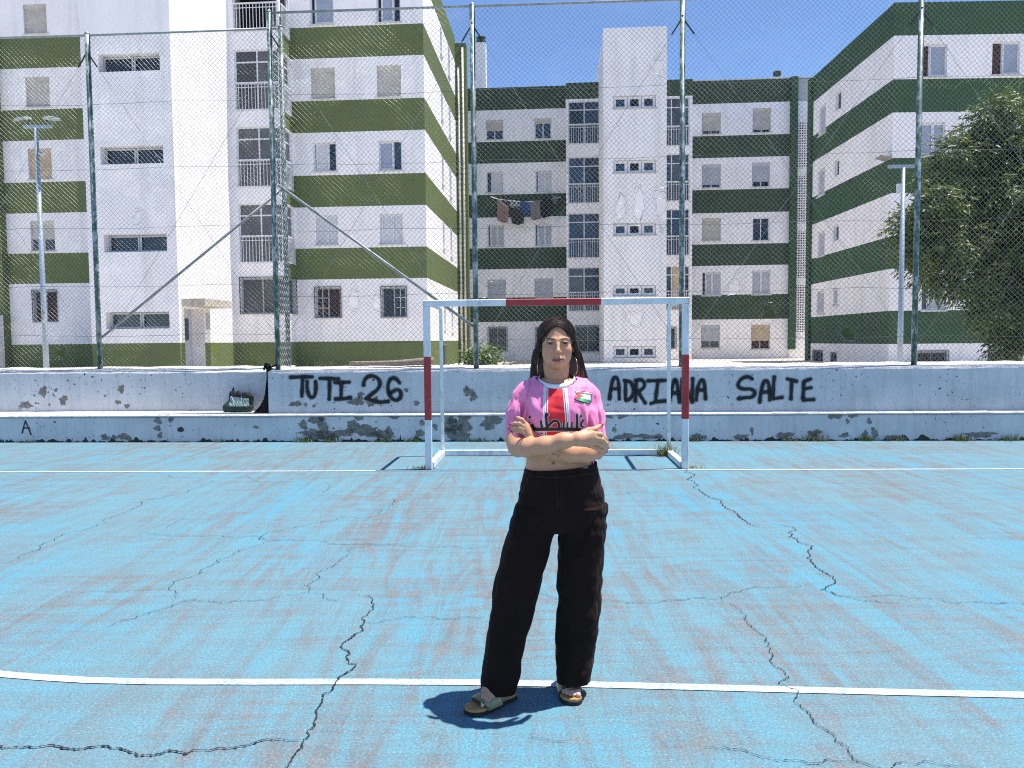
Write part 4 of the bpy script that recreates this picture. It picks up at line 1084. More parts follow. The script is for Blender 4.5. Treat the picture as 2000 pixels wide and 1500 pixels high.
# ------------------------------------------------------------------ goal
goal_w = mat('chipped_white_paint', (0.70, 0.71, 0.72), 0.5, var=0.1, scale=5, dirt=(0.16, 0.13, 0.11), dirt_amt=0.42)
goal_r = mat('chipped_red_paint', (0.36, 0.028, 0.030), 0.5, var=0.2, scale=5, dirt=(0.15, 0.10, 0.09), dirt_amt=0.40)
G0, G1 = ground(838, 916.5), ground(1338, 915.5)
gdir = (G1 - G0); GW = gdir.length; GT = -gdir.y / gdir.x
FG = Frame(G0.x, G0.y, GT)
goal = empty('goal', FG.o, FG.rz)
tag(goal, 'white and red striped futsal goal frame without a net in front of the wall', 'goal')
s = 0.04; GH = 2.08; GD = 1.12; CR = 0.08
def striped(a, b, cuts, name):
    """bar along a..b whose colour changes at the fractions in cuts"""
    mb = MB(); a, b = Vector(a), Vector(b); fr = [0] + list(cuts) + [1]
    d = (b - a).normalized(); ref = Vector((0, 1, 0)); s1 = d.cross(ref).normalized() * s; s2 = ref * s; bv = 0.008
    prof = [(1, 1 - bv / s), (1 - bv / s, 1), (-1 + bv / s, 1), (-1, 1 - bv / s), (-1, -1 + bv / s), (-1 + bv / s, -1), (1 - bv / s, -1), (1, -1 + bv / s)]
    for i in range(len(fr) - 1):
        p, q = a.lerp(b, fr[i]), a.lerp(b, fr[i + 1])
        ring = [[c + s1 * x + s2 * y for x, y in prof] for c in (p, q)]
        mb.add(ring[0] + ring[1], [(k, (k + 1) % 8, 8 + (k + 1) % 8, 8 + k) for k in range(8)] + ([tuple(reversed(range(8)))] if i == 0 else []) + ([tuple(range(8, 16))] if i == len(fr) - 2 else []), i % 2)
    return mb.build(name, [goal_w, goal_r], goal)
striped((0, 0, 0.004), (0, 0, GH - 2 * s - .001), (0.305, 0.695), 'post')
striped((GW, 0, 0.004), (GW, 0, GH - 2 * s - .001), (0.305, 0.695), 'post')
striped((-s, 0, GH - s), (GW + s, 0, GH - s), (0.315, 0.672), 'crossbar')
rr = 0.026
for u in (0.02, GW - 0.02):
    MB().tube([(u, GD, 0.05), (u, GD, 1.96), (u, GD - .03, 2.01), (u, GD - .08, 2.03), (u, 0.05, 2.035)], rr, 10).build('rear_upright', goal_w, goal, smooth=True)
    mb = MB(); mb.bar((u, 0.045, 0.042), (u, GD + .03, 0.042), 0.075, 0.072); mb.build('base_side_bar', goal_w, goal)
mb = MB(); mb.bar((0.06, GD, 0.042), (GW - 0.06, GD, 0.042), 0.075, 0.07); mb.build('base_rear_bar', goal_w, goal)
for x, y in ((836, 640), (1338, 660)): pass
mb = MB(); mb.tube([(GW - .06, -.03, 0.62), (GW - .09, -.03, 0.58), (GW - .10, -.03, 0.55), (GW - .07, -.03, 0.545), (GW - .05, -.03, 0.60)], 0.004, 5); mb.build('net_tie', goal_w, goal)

# ------------------------------------------------------------------ floodlight poles behind the fence
pole_m = mat('galvanised_pole', (0.36, 0.42, 0.48), 0.45, 0.4, 0.5, var=0.15, scale=3, dirt=(.2, .2, .2), dirt_amt=.3)
lamp_m = mat('floodlight_body', (0.42, 0.43, 0.43), 0.4, 0.4, 0.5, var=0.2, scale=9)
def light_pole(label, px_top, px_base, y_top, arm_px, Y, heads, group):
    t = at(px_top, y_top, Y); b = at(px_base, 715, Y); x = (t.x + b.x) / 2
    o = empty('floodlight_pole', (x, Y, 0.55)); tag(o, label, 'light pole', group)
    h = t.z - 0.55
    MB().tube([(0, 0, 0), (0, 0, h * .3), (0, 0, h)], [0.058, 0.050, 0.038], 14).build('pole', pole_m, o, smooth=True)
    a0, a1 = at(arm_px[0], arm_px[2], Y).x - x, at(arm_px[1], arm_px[2], Y).x - x
    mb = MB(); mb.box(a0, a1, -.03, .03, h, h + .055); mb.build('cross_arm', pole_m, o)
    for k, (hx, tilt) in enumerate(heads):
        xx = at(hx, y_top, Y).x - x
        inner = a0 + .1 if xx < 0 else a1 - .1
        hd = MB(); c = Vector((xx, -.02, h + .17)); ax = Vector((0.12, 0, tilt)) ; ay = Vector((0, .10, .03)); az = Vector((-tilt * .25, -.01, .022))
        hd.obox(c, ax, ay, az); hd.obox(c + az * 1.3, ax * .7, ay * .6, az * .5)
        lo = hd.build('floodlight', lamp_m, o)
        MB().obox(c - az * 1.05, ax * .85, ay * .85, az * .06).build('lens', glass_d, lo)
        MB().tube([(inner, 0, h + .06), (inner, 0, h + .13), (xx + (0.12 if xx < 0 else -.12), 0, h + .16)], 0.014, 6).build('bracket', iron, lo)
    return o, x, h
lp, lx, lh = light_pole('grey floodlight pole with two lamp heads and a sticker behind the left fence', 74, 87, 250, (46, 101, 247), 15.6, ((46, .02), (103, -.02)), 'floodlight poles behind the fence')
stz = at(82, 617, 15.5).z - .55
mb = MB()
for i in range(7):
    a0, a1 = -2.2 + i * .2, -2.0 + i * .2; R2 = 0.0555
    mb.quad((R2 * math.cos(a0), R2 * math.sin(a0), stz - .13), (R2 * math.cos(a1), R2 * math.sin(a1), stz - .13), (R2 * math.cos(a1), R2 * math.sin(a1), stz + .13), (R2 * math.cos(a0), R2 * math.sin(a0), stz + .13))
mb.build('sticker', mat('torn_sticker', (0.55, 0.53, 0.52), 0.7, var=.6, scale=14, dirt=(.05, .05, .05), dirt_amt=.8), lp)
mb = MB(); mb.tube([(0.06, -.03, lh - .5), (0.16, -.05, lh - .53)], [.03, .05], 8); mb.build('camera_head', lamp_m, lp)
rp, rx_, rh = light_pole('grey floodlight pole with bare cross arm in front of the leafy tree', 1763, 1759, 328, (1735, 1790, 325), 14.6, (), 'floodlight poles behind the fence')
mb = MB(); mb.box(-.13, -.05, -.06, .0, rh - .48, rh - .3); mb.build('junction_box', alu_w, rp)

# ------------------------------------------------------------------ things on the bench and wall
# shopping bag
bu, bz = COURT.px(471, 803, 0.5)
bag = empty('shopping_bag', COURT.w(bu, 0.46, BH), COURT.rz)
bag.scale = (1.12, 1.1, 1.32)
tag(bag, 'slumped dark green and pale patterned bag on the bench', 'bag')
v_ = Vol((-.32, -.2, -.02), (.32, .2, .36), 0.005)
v_.ellipsoid((-0.03, 0, 0.05), (0.235, 0.11, 0.085), 0.02).ellipsoid((0.02, 0.0, 0.15), (0.175, 0.085, 0.125), 0.05).ellipsoid((-.15, -.02, .06), (.09, .09, .07), .03)
v_.capsule((-.11, 0, .22), (.17, .01, .17), .045, .03, .05).ellipsoid((.03, .0, .30), (.15, .045, .085), .03, 'sub').capsule((-.13, .02, .2), (-.10, .02, .30), .016, .01, .02)
nf = fract_noise(5); X, Y, Z = v_.ax[0][:, None, None], v_.ax[1][None, :, None], v_.ax[2][None, None, :]
v_.D += 0.010 * nf(X * 22, Y * 22, Z * 12) + 0.005 * nf(X * 50, Y * 50, Z * 40)
v_.plane((0, 0, 0.002), (0, 0, -1))
P, Q = v_.mesh()
bm_ = vcol_mat('bag_fabric', 0.7, 0.3, 0.25, 25)
body = np_mesh('bag_body', P, Q, bm_, bag, True)
x, z = P[:, 0], P[:, 2]
col = np.tile(np.array([0.035, 0.06, 0.045], np.float32), (len(P), 1))
pat = (z > 0.075 + 0.05 * (x < -.12)) & (z < 0.185 - 0.10 * (x - .0)) & (x > -.12) & (x < .16) & (P[:, 1] < 0.02)
lines = np.sin((x * 1.0 + z * .7) * 150 + 2 * nf(x * 30, z * 30, 0 * x)) > -0.2
col[pat] = (0.20, 0.27, 0.22); col[pat & lines] = (0.40, 0.50, 0.43)
col[(z > 0.185 - 0.10 * x)] = (0.012, 0.013, 0.014)
vcol(body, col)
mb = MB(); mb.tube([(-.10, -.07, .20), (-.04, -.085, .10), (.02, -.09, .08), (.05, -.085, .12), (.06, -.07, .2)], 0.006, 6); mb.build('handle', white_s, bag)

# black cloth hanging over the end of the forward wall
cl = MB(); rows = [(715, 513, 520, .42), (722, 516, 525, .36), (735, 518.5, 525, .22), (750, 518, 526, .17), (765, 516.5, 527, .15), (780, 513, 527.5, .14), (792, 507, 528, .13), (800, 500, 528, .11), (806.5, 494, 528.5, .08)]
uE0 = UE
nseg = 14; grid = []
for j, (py, xa, xb, vv) in enumerate(rows):
    row = []
    for i in range(nseg + 1):
        px = xa + (xb - xa) * i / nseg
        wob = 0.03 * math.sin(i * 1.7 + j * .5) + .015 * math.sin(i * 3.1 + j)
        u, z = COURT.px(px, py, 0.10 + vv * .3)
        u = min(u, UE - 0.006) if j > 1 else u
        row.append((u, 0.10 + vv * .5 + wob, max(z, BH + .006)))
    grid.append(row)
flat = [p for row in grid for p in row]; W_ = nseg + 1
cl.add(flat, [(j * W_ + i, j * W_ + i + 1, (j + 1) * W_ + i + 1, (j + 1) * W_ + i) for j in range(len(rows) - 1) for i in range(nseg)])
cb = [(p[0] - .0, p[1] + 0.09 + 0.02 * math.sin(k), p[2]) for k, p in enumerate(flat)]
cl.add(cb, [(j * W_ + i, (j + 1) * W_ + i, (j + 1) * W_ + i + 1, j * W_ + i + 1) for j in range(len(rows) - 1) for i in range(nseg)])
n0 = len(flat)
for j in range(len(rows) - 1):
    for i in (0, nseg): cl.f.append((j * W_ + i, (j + 1) * W_ + i, n0 + (j + 1) * W_ + i, n0 + j * W_ + i)); cl.m.append(0)
cloth_b = mat('black_cloth', (0.016, 0.015, 0.015), 0.9, var=.4, scale=8)
ce = empty('hanging_cloth', COURT.o, COURT.rz); tag(ce, 'black cloth tied to the corner post and hanging down to the bench', 'cloth')
cl.build('cloth', cloth_b, ce, smooth=True)
u, z = COURT.px(520, 716, .36)
MB().tube([(u - .02, .30, z - .05), (u + .01, .33, z + .045), (u + .05, .34, z + .03), (u + .09, .345, z - .005), (uR[0], .31, z + .03)], [0.02, 0.028, 0.018, 0.014, 0.02], 8).build('knot', cloth_b, ce, smooth=True)
# trunk / log lying on the coping behind the fence
a, b = COURT.px(682, 711, .5), COURT.px(846, 700, .5)
n = 9; pts = [(a[0] + (b[0] - a[0]) * i / n, .50 + .015 * math.sin(i), 1.205 + (0.03 + 0.035 * (max(0, i - 4) / 5) ** 1.5)) for i in range(n + 1)]
log = MB().tube([COURT.w(*p) for p in pts], [.028, .032, .034, .036, .038, .042, .047, .052, .058, .055], 10).build('fallen_log', mat('pale_bark', (0.30, 0.22, 0.17), 0.95, var=.3, scale=14, dirt=(.14, .09, .07), dirt_amt=.5, bmp=.6), None, smooth=True)
tag(log, 'long pale log lying on top of the wall behind the fence', 'log')

# ------------------------------------------------------------------ laundry on the back block
VQ = -0.55
ln = empty('clothesline', FB.o, FB.rz); tag(ln, 'thin clothesline on brackets under the windows of the back block', 'clothesline')
def q(px, py, v=VQ): u, z = FB.px(px, py, v); return (u, v, z)
for k, dv in enumerate((0, .14, .28)):
    pts = [(958, 383), (975, 389), (1000, 392.5), (1030, 394), (1060, 391), (1096, 384)]
    MB().tube([(lambda p: (p[0], p[1] + dv, p[2]))(q(*p)) for p in pts], 0.007, 5).build('line', alu_w, ln)
for px in (958, 1096):
    p = q(px, 383); MB().tube([(p[0], 0.0, p[2]), (p[0], VQ - .03, p[2])], 0.014, 6).build('bracket', iron, ln)
def garment(name, label, cat, poly, material, v, thick=0.03, wav=.04, seed=0):
    """piece of washing: an outline in pixels filled as a folded sheet with thickness"""
    r = random.Random(seed); ys = [p[1] for p in poly]
    top, bot = min(ys), max(ys)
    nz_ = 12; mb = MB(); rows = []
    def cross(y):
        xs = []
        for (x0, y0), (x1, y1) in zip(poly, poly[1:] + poly[:1]):
            if (y0 <= y < y1) or (y1 <= y < y0): xs.append(x0 + (x1 - x0) * (y - y0) / (y1 - y0))
        return (min(xs), max(xs)) if len(xs) >= 2 else None
    W2 = 10
    for j in range(nz_ + 1):
        y = top + (bot - top) * (0.004 + 0.992 * j / nz_); c_ = cross(y)
        if c_ is None: continue
        f_, b_ = [], []
        for i in range(W2 + 1):
            px = c_[0] + (c_[1] - c_[0]) * i / W2
            wv = wav * math.sin(i * 1.3 + seed) * (0.3 + .7 * j / nz_) + r.uniform(-.006, .006)
            u, z = FB.px(px, y, v); f_.append((u, v + wv - thick / 2, z)); b_.append((u, v + wv + thick / 2, z))
        rows.append(f_ + b_[::-1])
    m_ = 2 * (W2 + 1)
    mb.add([p for row in rows for p in row], [(j * m_ + i, j * m_ + (i + 1) % m_, (j + 1) * m_ + (i + 1) % m_, (j + 1) * m_ + i) for j in range(len(rows) - 1) for i in range(m_)] + [tuple(reversed(range(m_))), tuple((len(rows) - 1) * m_ + i for i in range(m_))])
    o = mb.build(name, material); o.location = FB.o; o.rotation_euler = (0, 0, FB.rz)
    return tag(o, label, cat, 'laundry on the back block')
def L6(*p): return [(940 + x / 11.76, 365 + y / 11.76) for x, y in p]
def fab(n_, c, **k): return mat(n_, c, 0.9, var=.25, scale=9, **k)
garment('towel', 'brown towel pegged at the left end of the clothesline', 'towel', L6((370, 265), (420, 300), (640, 460), (600, 825), (490, 822), (360, 765)), fab('brown_towel', (.23, .15, .125)), VQ, seed=1)
garment('underwear', 'small dark teal garment hanging beside the brown towel', 'clothing', L6((480, 280), (650, 290), (650, 420), (530, 410), (450, 350)), fab('teal_cloth', (.02, .04, .045)), VQ + .14, seed=2)
def check_mat():
    m, n, l, b = node_mat('checked_cloth'); setp(b, .9, 0, .2)
    c = N(n, 'TexChecker'); c.inputs['Scale'].default_value = 9; c.inputs[1].default_value = (.6, .6, .6, 1); c.inputs[2].default_value = (.03, .03, .035, 1)
    l.new(coords(n, l), c.inputs[0]); l.new(c.outputs[0], b.inputs['Base Color']); return m
garment('shorts', 'black and white checked garment on the clothesline', 'clothing', L6((655, 290), (895, 320), (890, 520), (800, 500), (650, 460)), check_mat(), VQ + .14, seed=3)
garment('skirt', 'dark olive cloth hanging lowest on the clothesline', 'clothing', L6((650, 480), (880, 520), (980, 640), (980, 850), (850, 872), (705, 865)), fab('olive_cloth', (.030, .030, .018)), VQ, seed=4)
garment('shirt', 'blue shirt on the clothesline between checked and grey clothes', 'clothing', L6((895, 330), (1130, 335), (1090, 640), (960, 660), (910, 600)), fab('blue_cloth', (.035, .07, .20)), VQ, seed=5)
garment('trousers', 'grey trousers on the clothesline beside the black shirt', 'clothing', L6((1140, 330), (1340, 310), (1370, 740), (1310, 745), (1250, 560), (1200, 770), (1150, 740), (1110, 460)), fab('grey_cloth', (.17, .16, .17)), VQ, seed=6)
garment('shirt', 'black shirt on the clothesline near the balcony', 'clothing', L6((1350, 330), (1470, 250), (1610, 240), (1630, 520), (1560, 690), (1500, 690), (1470, 600), (1410, 720), (1380, 700)), fab('black_cloth', (.010, .010, .011)), VQ, seed=7)
garment('cloth', 'small grey cloth at the right end of the clothesline', 'cloth', L6((1630, 190), (1740, 175), (1740, 400), (1640, 400)), fab('pale_grey_cloth', (.15, .15, .18)), VQ + .14, seed=8)
# ------------------------------------------------------------------ vegetation
def leaf_mat(name, rough=0.45):
    m, n, l, b = node_mat(name); setp(b, rough, 0, 0.4)
    a = N(n, 'Attribute'); a.attribute_name = 'Col'
    f = noise(n, l, coords(n, l), 40, 2)
    c = mix(n, l, 1.0, a.outputs['Color'], ramp(n, l, f, [(0.3, .8), (0.7, 1.15)]), 'MULTIPLY')
    l.new(c, b.inputs['Base Color'])
    tr = N(n, 'BsdfTranslucent'); l.new(mix(n, l, 1.0, c, (1.3, 1.5, .5), 'MULTIPLY'), tr.inputs[0])
    mx = N(n, 'MixShader'); mx.inputs[0].default_value = 0.14
    l.new(b.outputs[0], mx.inputs[1]); l.new(tr.outputs[0], mx.inputs[2]); l.new(mx.outputs[0], n['Material Output'].inputs[0])
    return m
leaf_m = leaf_mat('leaf'); bark_m = mat('bark', (0.11, 0.085, 0.06), 0.95, var=.35, scale=8, bmp=.7, bscale=30)
def leaf_mesh(name, base, direc, length, width, cols, material, parent, seed=0, curl=0.25):
    """many pointed leaflets: base points, unit directions, sizes -> one mesh of folded blades"""
    rs = np.random.RandomState(seed); n = len(base)
    up = rs.normal(size=(n, 3)) + np.array([0, -.3, 1.2]); side = np.cross(direc, up); side /= np.linalg.norm(side, axis=1, keepdims=True) + 1e-9
    nrm = np.cross(side, direc)
    L = length[:, None]; W = width[:, None]
    p0 = base; p1 = base + direc * L * .45 + side * W * .5 + nrm * W * .12; p2 = base + direc * L * .45 - side * W * .5 + nrm * W * .12
    p3 = base + direc * L - nrm * L * curl * .5; pm = base + direc * L * .5 - nrm * W * .05
    V = np.stack([p0, p1, p3, p2, pm], 1).reshape(-1, 3); o = np.arange(n)[:, None] * 5
    Fq = np.concatenate([o + np.array([[0, 1, 4]]), o + np.array([[1, 2, 4]]), o + np.array([[2, 3, 4]]), o + np.array([[3, 0, 4]])])
    ob = np_mesh(name, V, Fq, material, parent); vcol(ob, np.repeat(cols, 5, 0)); return ob
def sprays(centers, radii, n_spray, rs, leaf=0.10, nl=9, spray=0.30, droop=0.5):
    B, Dd, Ln = [], [], []
    for c, r, n in zip(centers, radii, n_spray):
        for _ in range(n):
            d = rs.normal(size=3); d /= np.linalg.norm(d); d[2] = d[2] * .9 + .1
            o = c + d * r * (0.30 + 0.75 * rs.rand()) * np.array([1, .9, .8])
            out = d + rs.normal(size=3) * .45 + np.array([0, 0, -droop * rs.rand()]); out /= np.linalg.norm(out)
            s_ = np.cross(out, [0, 0, 1.0]); s_ /= np.linalg.norm(s_) + 1e-6
            for k in range(nl):
                t = (k + .5) / nl; p = o + out * spray * t + np.array([0, 0, -droop * .35 * spray * t * t * 2])
                a = out * .55 + s_ * (.9 if k % 2 else -.9) + np.array([0, 0, -.35]) + rs.normal(size=3) * .18
                if k == nl - 1: a = out + np.array([0, 0, -.4])
                B.append(p); Dd.append(a / np.linalg.norm(a)); Ln.append(leaf * (.7 + .6 * rs.rand()))
    return np.array(B, np.float32), np.array(Dd, np.float32), np.array(Ln, np.float32)
# the leafy tree in front of the right block
YT = 17.0
cl_px = [(1945, 218, 42, 0), (1990, 205, 34, .4), (1905, 262, 30, .3), (1870, 300, 48, 0), (1935, 300, 62, .3), (2010, 290, 70, 0), (1838, 350, 44, .2), (1835, 395, 42, -.4), (1900, 380, 66, .4), (1975, 385, 80, -.2), (2060, 380, 90, 0),
         (1775, 428, 26, -.2), (1762, 452, 22, 0), (1800, 480, 42, .3), (1812, 430, 40, .2), (1860, 470, 62, -.3), (1940, 480, 84, .3), (2030, 480, 90, -.2), (1830, 540, 38, .2), (1890, 552, 56, -.2), (1965, 560, 70, .4), (2050, 570, 80, 0),
         (1935, 610, 42, -.4), (1990, 640, 44, -.3), (1965, 668, 30, -.3), (2040, 650, 60, 0), (2110, 300, 90, .5), (2120, 460, 100, .3), (1795, 510, 26, -.3), (1880, 420, 60, .9), (1960, 450, 80, 1.0), (2010, 540, 80, 1.0)]
tc = at(2030, 700, YT)
tree = empty('leafy_tree', (tc.x, YT, 0.55)); tag(tree, 'large leafy tree with drooping pinnate leaves at the right behind the fence', 'tree')
cen = [np.array(at(x, y, YT + dy)) - np.array((tc.x, YT, .55)) for x, y, r_, dy in cl_px]
rad = [r_ * .84 * YT / 1500 for *_, r_, _ in cl_px]
rs = np.random.RandomState(4)
Bp, Dp, Lp = sprays(cen, rad, [int(40 + 640 * r_ ** 2) for r_ in rad], rs, leaf=0.125, nl=9, spray=.34)
cl_ = np.array([[0.105, 0.145, 0.035]], np.float32) * (0.5 + 0.8 * rs.rand(len(Bp), 1)) + np.array([[.07, .06, .01]]) * (rs.rand(len(Bp), 1) ** 3)
leaf_mesh('crown', Bp, Dp, Lp, Lp * .33, cl_.astype(np.float32), leaf_m, tree, 3)
top_ = Vector((-.1, 0, 3.2))
trk = MB().tube([(0, 0, -.05), (.05, 0, 1.0), (-.02, .05, 2.0), top_], [.20, .17, .15, .12], 10)
for c in cen:
    if rs.rand() < .8:
        e = Vector(c); s0 = Vector((0, 0, 1.6 + 1.4 * rs.rand())) if e.z < 4 else top_
        mid = s0.lerp(e, .5) + Vector((rs.normal() * .15, rs.normal() * .15, .25))
        trk.tube([s0, mid, e], [.06, .04, .015], 6)
trk.build('trunk', bark_m, tree, smooth=True)

# shrub at the corner of the left block, seen through the fence
def shrub(name, label, cat, c, w_, h_, n, cols, leaf, seed, parts='foliage'):
    o = empty(name, c); tag(o, label, cat)
    rs = np.random.RandomState(seed)
    cs = [np.array([rs.uniform(-w_, w_) * .6, rs.uniform(-.2, .2), h_ * (.35 + .5 * rs.rand())]) for _ in range(7)]
    Bp, Dp, Lp = sprays(cs, [w_ * .4] * 7, [n] * 7, rs, leaf, 6, .18, -.4)
    keep = Bp[:, 2] > 0
    Bp, Dp, Lp = Bp[keep], Dp[keep], Lp[keep]
    cc = np.array([cols], np.float32) * (.6 + .8 * rs.rand(len(Bp), 1))
    leaf_mesh('foliage', Bp, Dp, Lp, Lp * .4, cc.astype(np.float32), leaf_m, o, seed)
    mb = MB()
    for c2 in cs: mb.tube([(0, 0, -.02), (c2[0] * .5, c2[1] * .5, c2[2] * .5), tuple(c2)], [.018, .012, .006], 5)
    mb.build('stem', bark_m, o); return o
p = at(935, 700, 14.6); shrub('green_shrub', 'bright green shrub behind the fence at the foot of the left block', 'shrub', (p.x, 14.6, .55), .42, .86, 60, (.12, .17, .035), .085, 8)
p = at(990, 703, 15.0); shrub('dry_shrub', 'small brownish dry shrub beside the bright green shrub', 'shrub', (p.x, 15.0, .55), .20, .72, 22, (.10, .08, .05), .05, 9)

def tuft(name, label, cat, c, n, h, spread, cols, seed, group, lean=.5):
    o = empty(name, c); tag(o, label, cat, group)
    rs = np.random.RandomState(seed); V, Fq, Cc_ = [], [], []
    for i in range(n):
        b = np.array([rs.normal() * spread, rs.normal() * min(spread, .04), 0]); a = rs.rand() * 6.28; ln_ = lean * rs.rand()
        d = np.array([math.cos(a) * ln_, math.sin(a) * ln_ * .6, 1]); d /= np.linalg.norm(d); L_ = h * (.45 + .7 * rs.rand()); w_ = .0035 + .0035 * rs.rand()
        s_ = np.array([math.cos(a + 1.5), math.sin(a + 1.5), 0]) * w_
        m1 = b + d * L_ * .55; m2 = b + d * L_ + np.array([math.cos(a), math.sin(a), -.3]) * L_ * .25 * rs.rand()
        k = len(V); V += [b - s_, b + s_, m1 + s_ * .7, m1 - s_ * .7, m2]; Fq += [(k, k + 1, k + 2), (k, k + 2, k + 3), (k + 3, k + 2, k + 4)]
        Cc_ += [np.array(cols[rs.randint(len(cols))]) * (.7 + .6 * rs.rand())] * 5
    ob = np_mesh('blades', np.array(V), np.array(Fq), leaf_m, o); vcol(ob, np.array(Cc_, np.float32)); stuff(ob); return o
GR = [(.07, .10, .025), (.10, .12, .04), (.16, .14, .06)]; DRY = [(.30, .25, .12), (.24, .22, .09), (.14, .16, .06)]
u_, z_ = COURT.px(640, 708, 1.0)
tuft('dry_grass', 'tall dry grass growing behind the wall between the letters and the log', 'grass', COURT.w(u_, 1.0, .55), 230, .78, .20, DRY, 2, 'grass tufts behind the wall', .7)
u_, z_ = COURT.px(598, 708, 1.0)
tuft('dry_grass', 'thin dark grass at the foot of the braced corner posts', 'grass', COURT.w(u_, 1.0, .55), 70, .68, .12, GR, 3, 'grass tufts behind the wall', .6)
k = 0
for px, nb, h, lab in ((598, 90, .11, 'below the word TUTI'), (655, 70, .10, 'under the widest bare patch of the step'), (752, 60, .09, 'left of the goal at the foot of the step'), (818, 60, .10, 'just left of the left goal post'), (935, 60, .08, 'behind the goal mouth at the left'),
                       (1350, 70, .11, 'just right of the right goal post'), (1548, 40, .10, 'below the letter A of SALTE'), (1590, 60, .17, 'tallest of the weeds below the word SALTE'), (1690, 70, .11, 'below the right end of SALTE'), (1745, 60, .09, 'right of the word SALTE at the wall foot'),
                       (1880, 90, .12, 'under a bare patch near the right edge'), (1965, 80, .12, 'at the far right end of the wall foot'), (60, 50, .06, 'below the thin letter A'), (430, 40, .06, 'below the bag on the bench')):
    u_, _ = COURT.px(px, 858, 0)
    tuft('weed', 'low green weed growing ' + lab, 'weed', COURT.w(u_, -.035, .0), nb, h, .09, GR, 20 + k, 'weeds along the foot of the wall', .9); k += 1
p = FG.w(GW - .06, GD - .08, 0); tuft('weed', 'straw coloured weed in the rear right corner of the goal', 'weed', p, 120, .20, .06, DRY + GR, 60, 'weeds at the goal', .9)
p = FG.w(GW + .10, 0.05, 0); tuft('weed', 'flattened dry weed beside the foot of the right goal post', 'weed', p, 50, .06, .07, DRY, 61, 'weeds at the goal', 2.0)
p = FG.w(-.10, 0.05, 0); tuft('weed', 'flattened dry weed beside the foot of the left goal post', 'weed', p, 60, .06, .07, DRY, 62, 'weeds at the goal', 2.0)
# ------------------------------------------------------------------ the person
PY = 3.30
PX0 = at(1087, 900, PY).x
PO = np.array((PX0, PY, 0.0), np.float32)
def J(px, py, dy=0.0): return np.array(at(px, py, PY + dy), np.float32) - PO
person = empty('person', (PX0, PY, 0)); tag(person, 'person with long dark hair standing arms crossed in pink football shirt and dark trousers', 'person')
def ZP(py, dy=0.0): return float(J(1087, py, dy)[2])

skin_m = vcol_mat('skin', 0.5, 0.35, 0.06, 45, 0.08, 0.12)
# ---- head (fine grid)
Hc = J(1086.8, 670.5, -0.005)
def h(x, y, z): return Hc + np.array((x, y, z), np.float32)
V1 = Vol(Hc + np.array((-.105, -.15, -.27)), Hc + np.array((.105, .125, .135)), 0.0017)
V1.ellipsoid(h(0, .006, .028), (.0680, .095, .079), .02)
V1.ellipsoid(h(0, -.030, -.032), (.0540, .062, .070), .035)
V1.ellipsoid(h(0, -.056, -.079), (.020, .031, .019), .030)
for s_ in (-1, 1):
    V1.capsule(h(.0435 * s_, .002, -.040), h(.015 * s_, -.058, -.083), .014, .0125, .03)
    V1.ellipsoid(h(.0365 * s_, -.064, -.026), (.020, .020, .017), .022)
    V1.ellipsoid(h(.033 * s_, -.045, -.054), (.018, .028, .023), .03)
    V1.capsule(h(.012 * s_, -.088, .0145), h(.043 * s_, -.074, .0155),   .0070, .0062, .016)
    V1.ellipsoid(h(.031 * s_, -.100, .000), (.0185, .017, .0105), .012, 'sub')
    V1.ellipsoid(h(.031 * s_, -.0765, -.0005), (.0125, .0125, .0115), .003)
    V1.chain([h(.0185 * s_, -.0865, .0015), h(.026 * s_, -.0895, .0062), h(.036 * s_, -.0885, .0058), h(.046 * s_, -.080, .0005)], [.0026, .0032, .0032, .0024], .004)
    V1.chain([h(.0195 * s_, -.0855, -.003), h(.030 * s_, -.0875, -.0066), h(.044 * s_, -.081, -.0035)], [.0018, .0024, .0018], .005)
    V1.ellipsoid(h(.0715 * s_, .010, -.014), (.0070, .017, .028), .006)
    V1.ellipsoid(h(.077 * s_, .006, -.012), (.004, .010, .017), .004, 'sub')
    V1.ellipsoid(h(.0092 * s_, -.103, -.0365), (.0068, .0090, .0066), .005)
V1.chain([h(0, -.089, .012), h(0, -.099, -.006), h(0, -.113, -.026)], [.0060, .0056, .0072], .011)
V1.ellipsoid(h(0, -.1135, -.0325), (.0088, .0105, .0080), .006)
for s_ in (-1, 1): V1.ellipsoid(h(.0062 * s_, -.1135, -.0415), (.0036, .0050, .0030), .002, 'sub')
V1.ellipsoid(h(0, -.080, -.066), (.028, .016, .020), .02)
V1.chain([h(-.0245, -.0855, -.0685), h(-.010, -.0965, -.0635), h(0, -.0972, -.0648), h(.010, -.0965, -.0635), h(.0245, -.0855, -.0685)], [.0020, .0046, .0042, .0046, .0020], .005)
V1.chain([h(-.0225, -.0855, -.0705), h(-.009, -.0950, -.0750), h(.009, -.0950, -.0750), h(.0225, -.0855, -.0705)], [.0024, .0070, .0070, .0024], .005)
V1.chain([h(-.024, -.0920, -.0692), h(0, -.1030, -.0692), h(.024, -.0920, -.0692)], [.0012, .0016, .0012], .003, 'sub')
V1.capsule(h(0, .020, -.055), h(0, .030, -.27), .0480, .054, .022)
for s_ in (-1, 1): V1.capsule(h(.048 * s_, .03, -.06), h(.014 * s_, -.014, -.185), .011, .012, .03)
P1, Q1 = V1.mesh(); P1 = relax(P1, Q1, 1, .35)
L1 = P1 - Hc
c1 = np.tile(np.array((.56, .285, .165), np.float32), (len(P1), 1))
x, y, z = np.abs(L1[:, 0]), L1[:, 1], L1[:, 2]; fr_ = y < -.03
def blend(c, w, col): w = np.clip(w, 0, 1)[:, None]; return c * (1 - w) + w * np.array(col, np.float32)
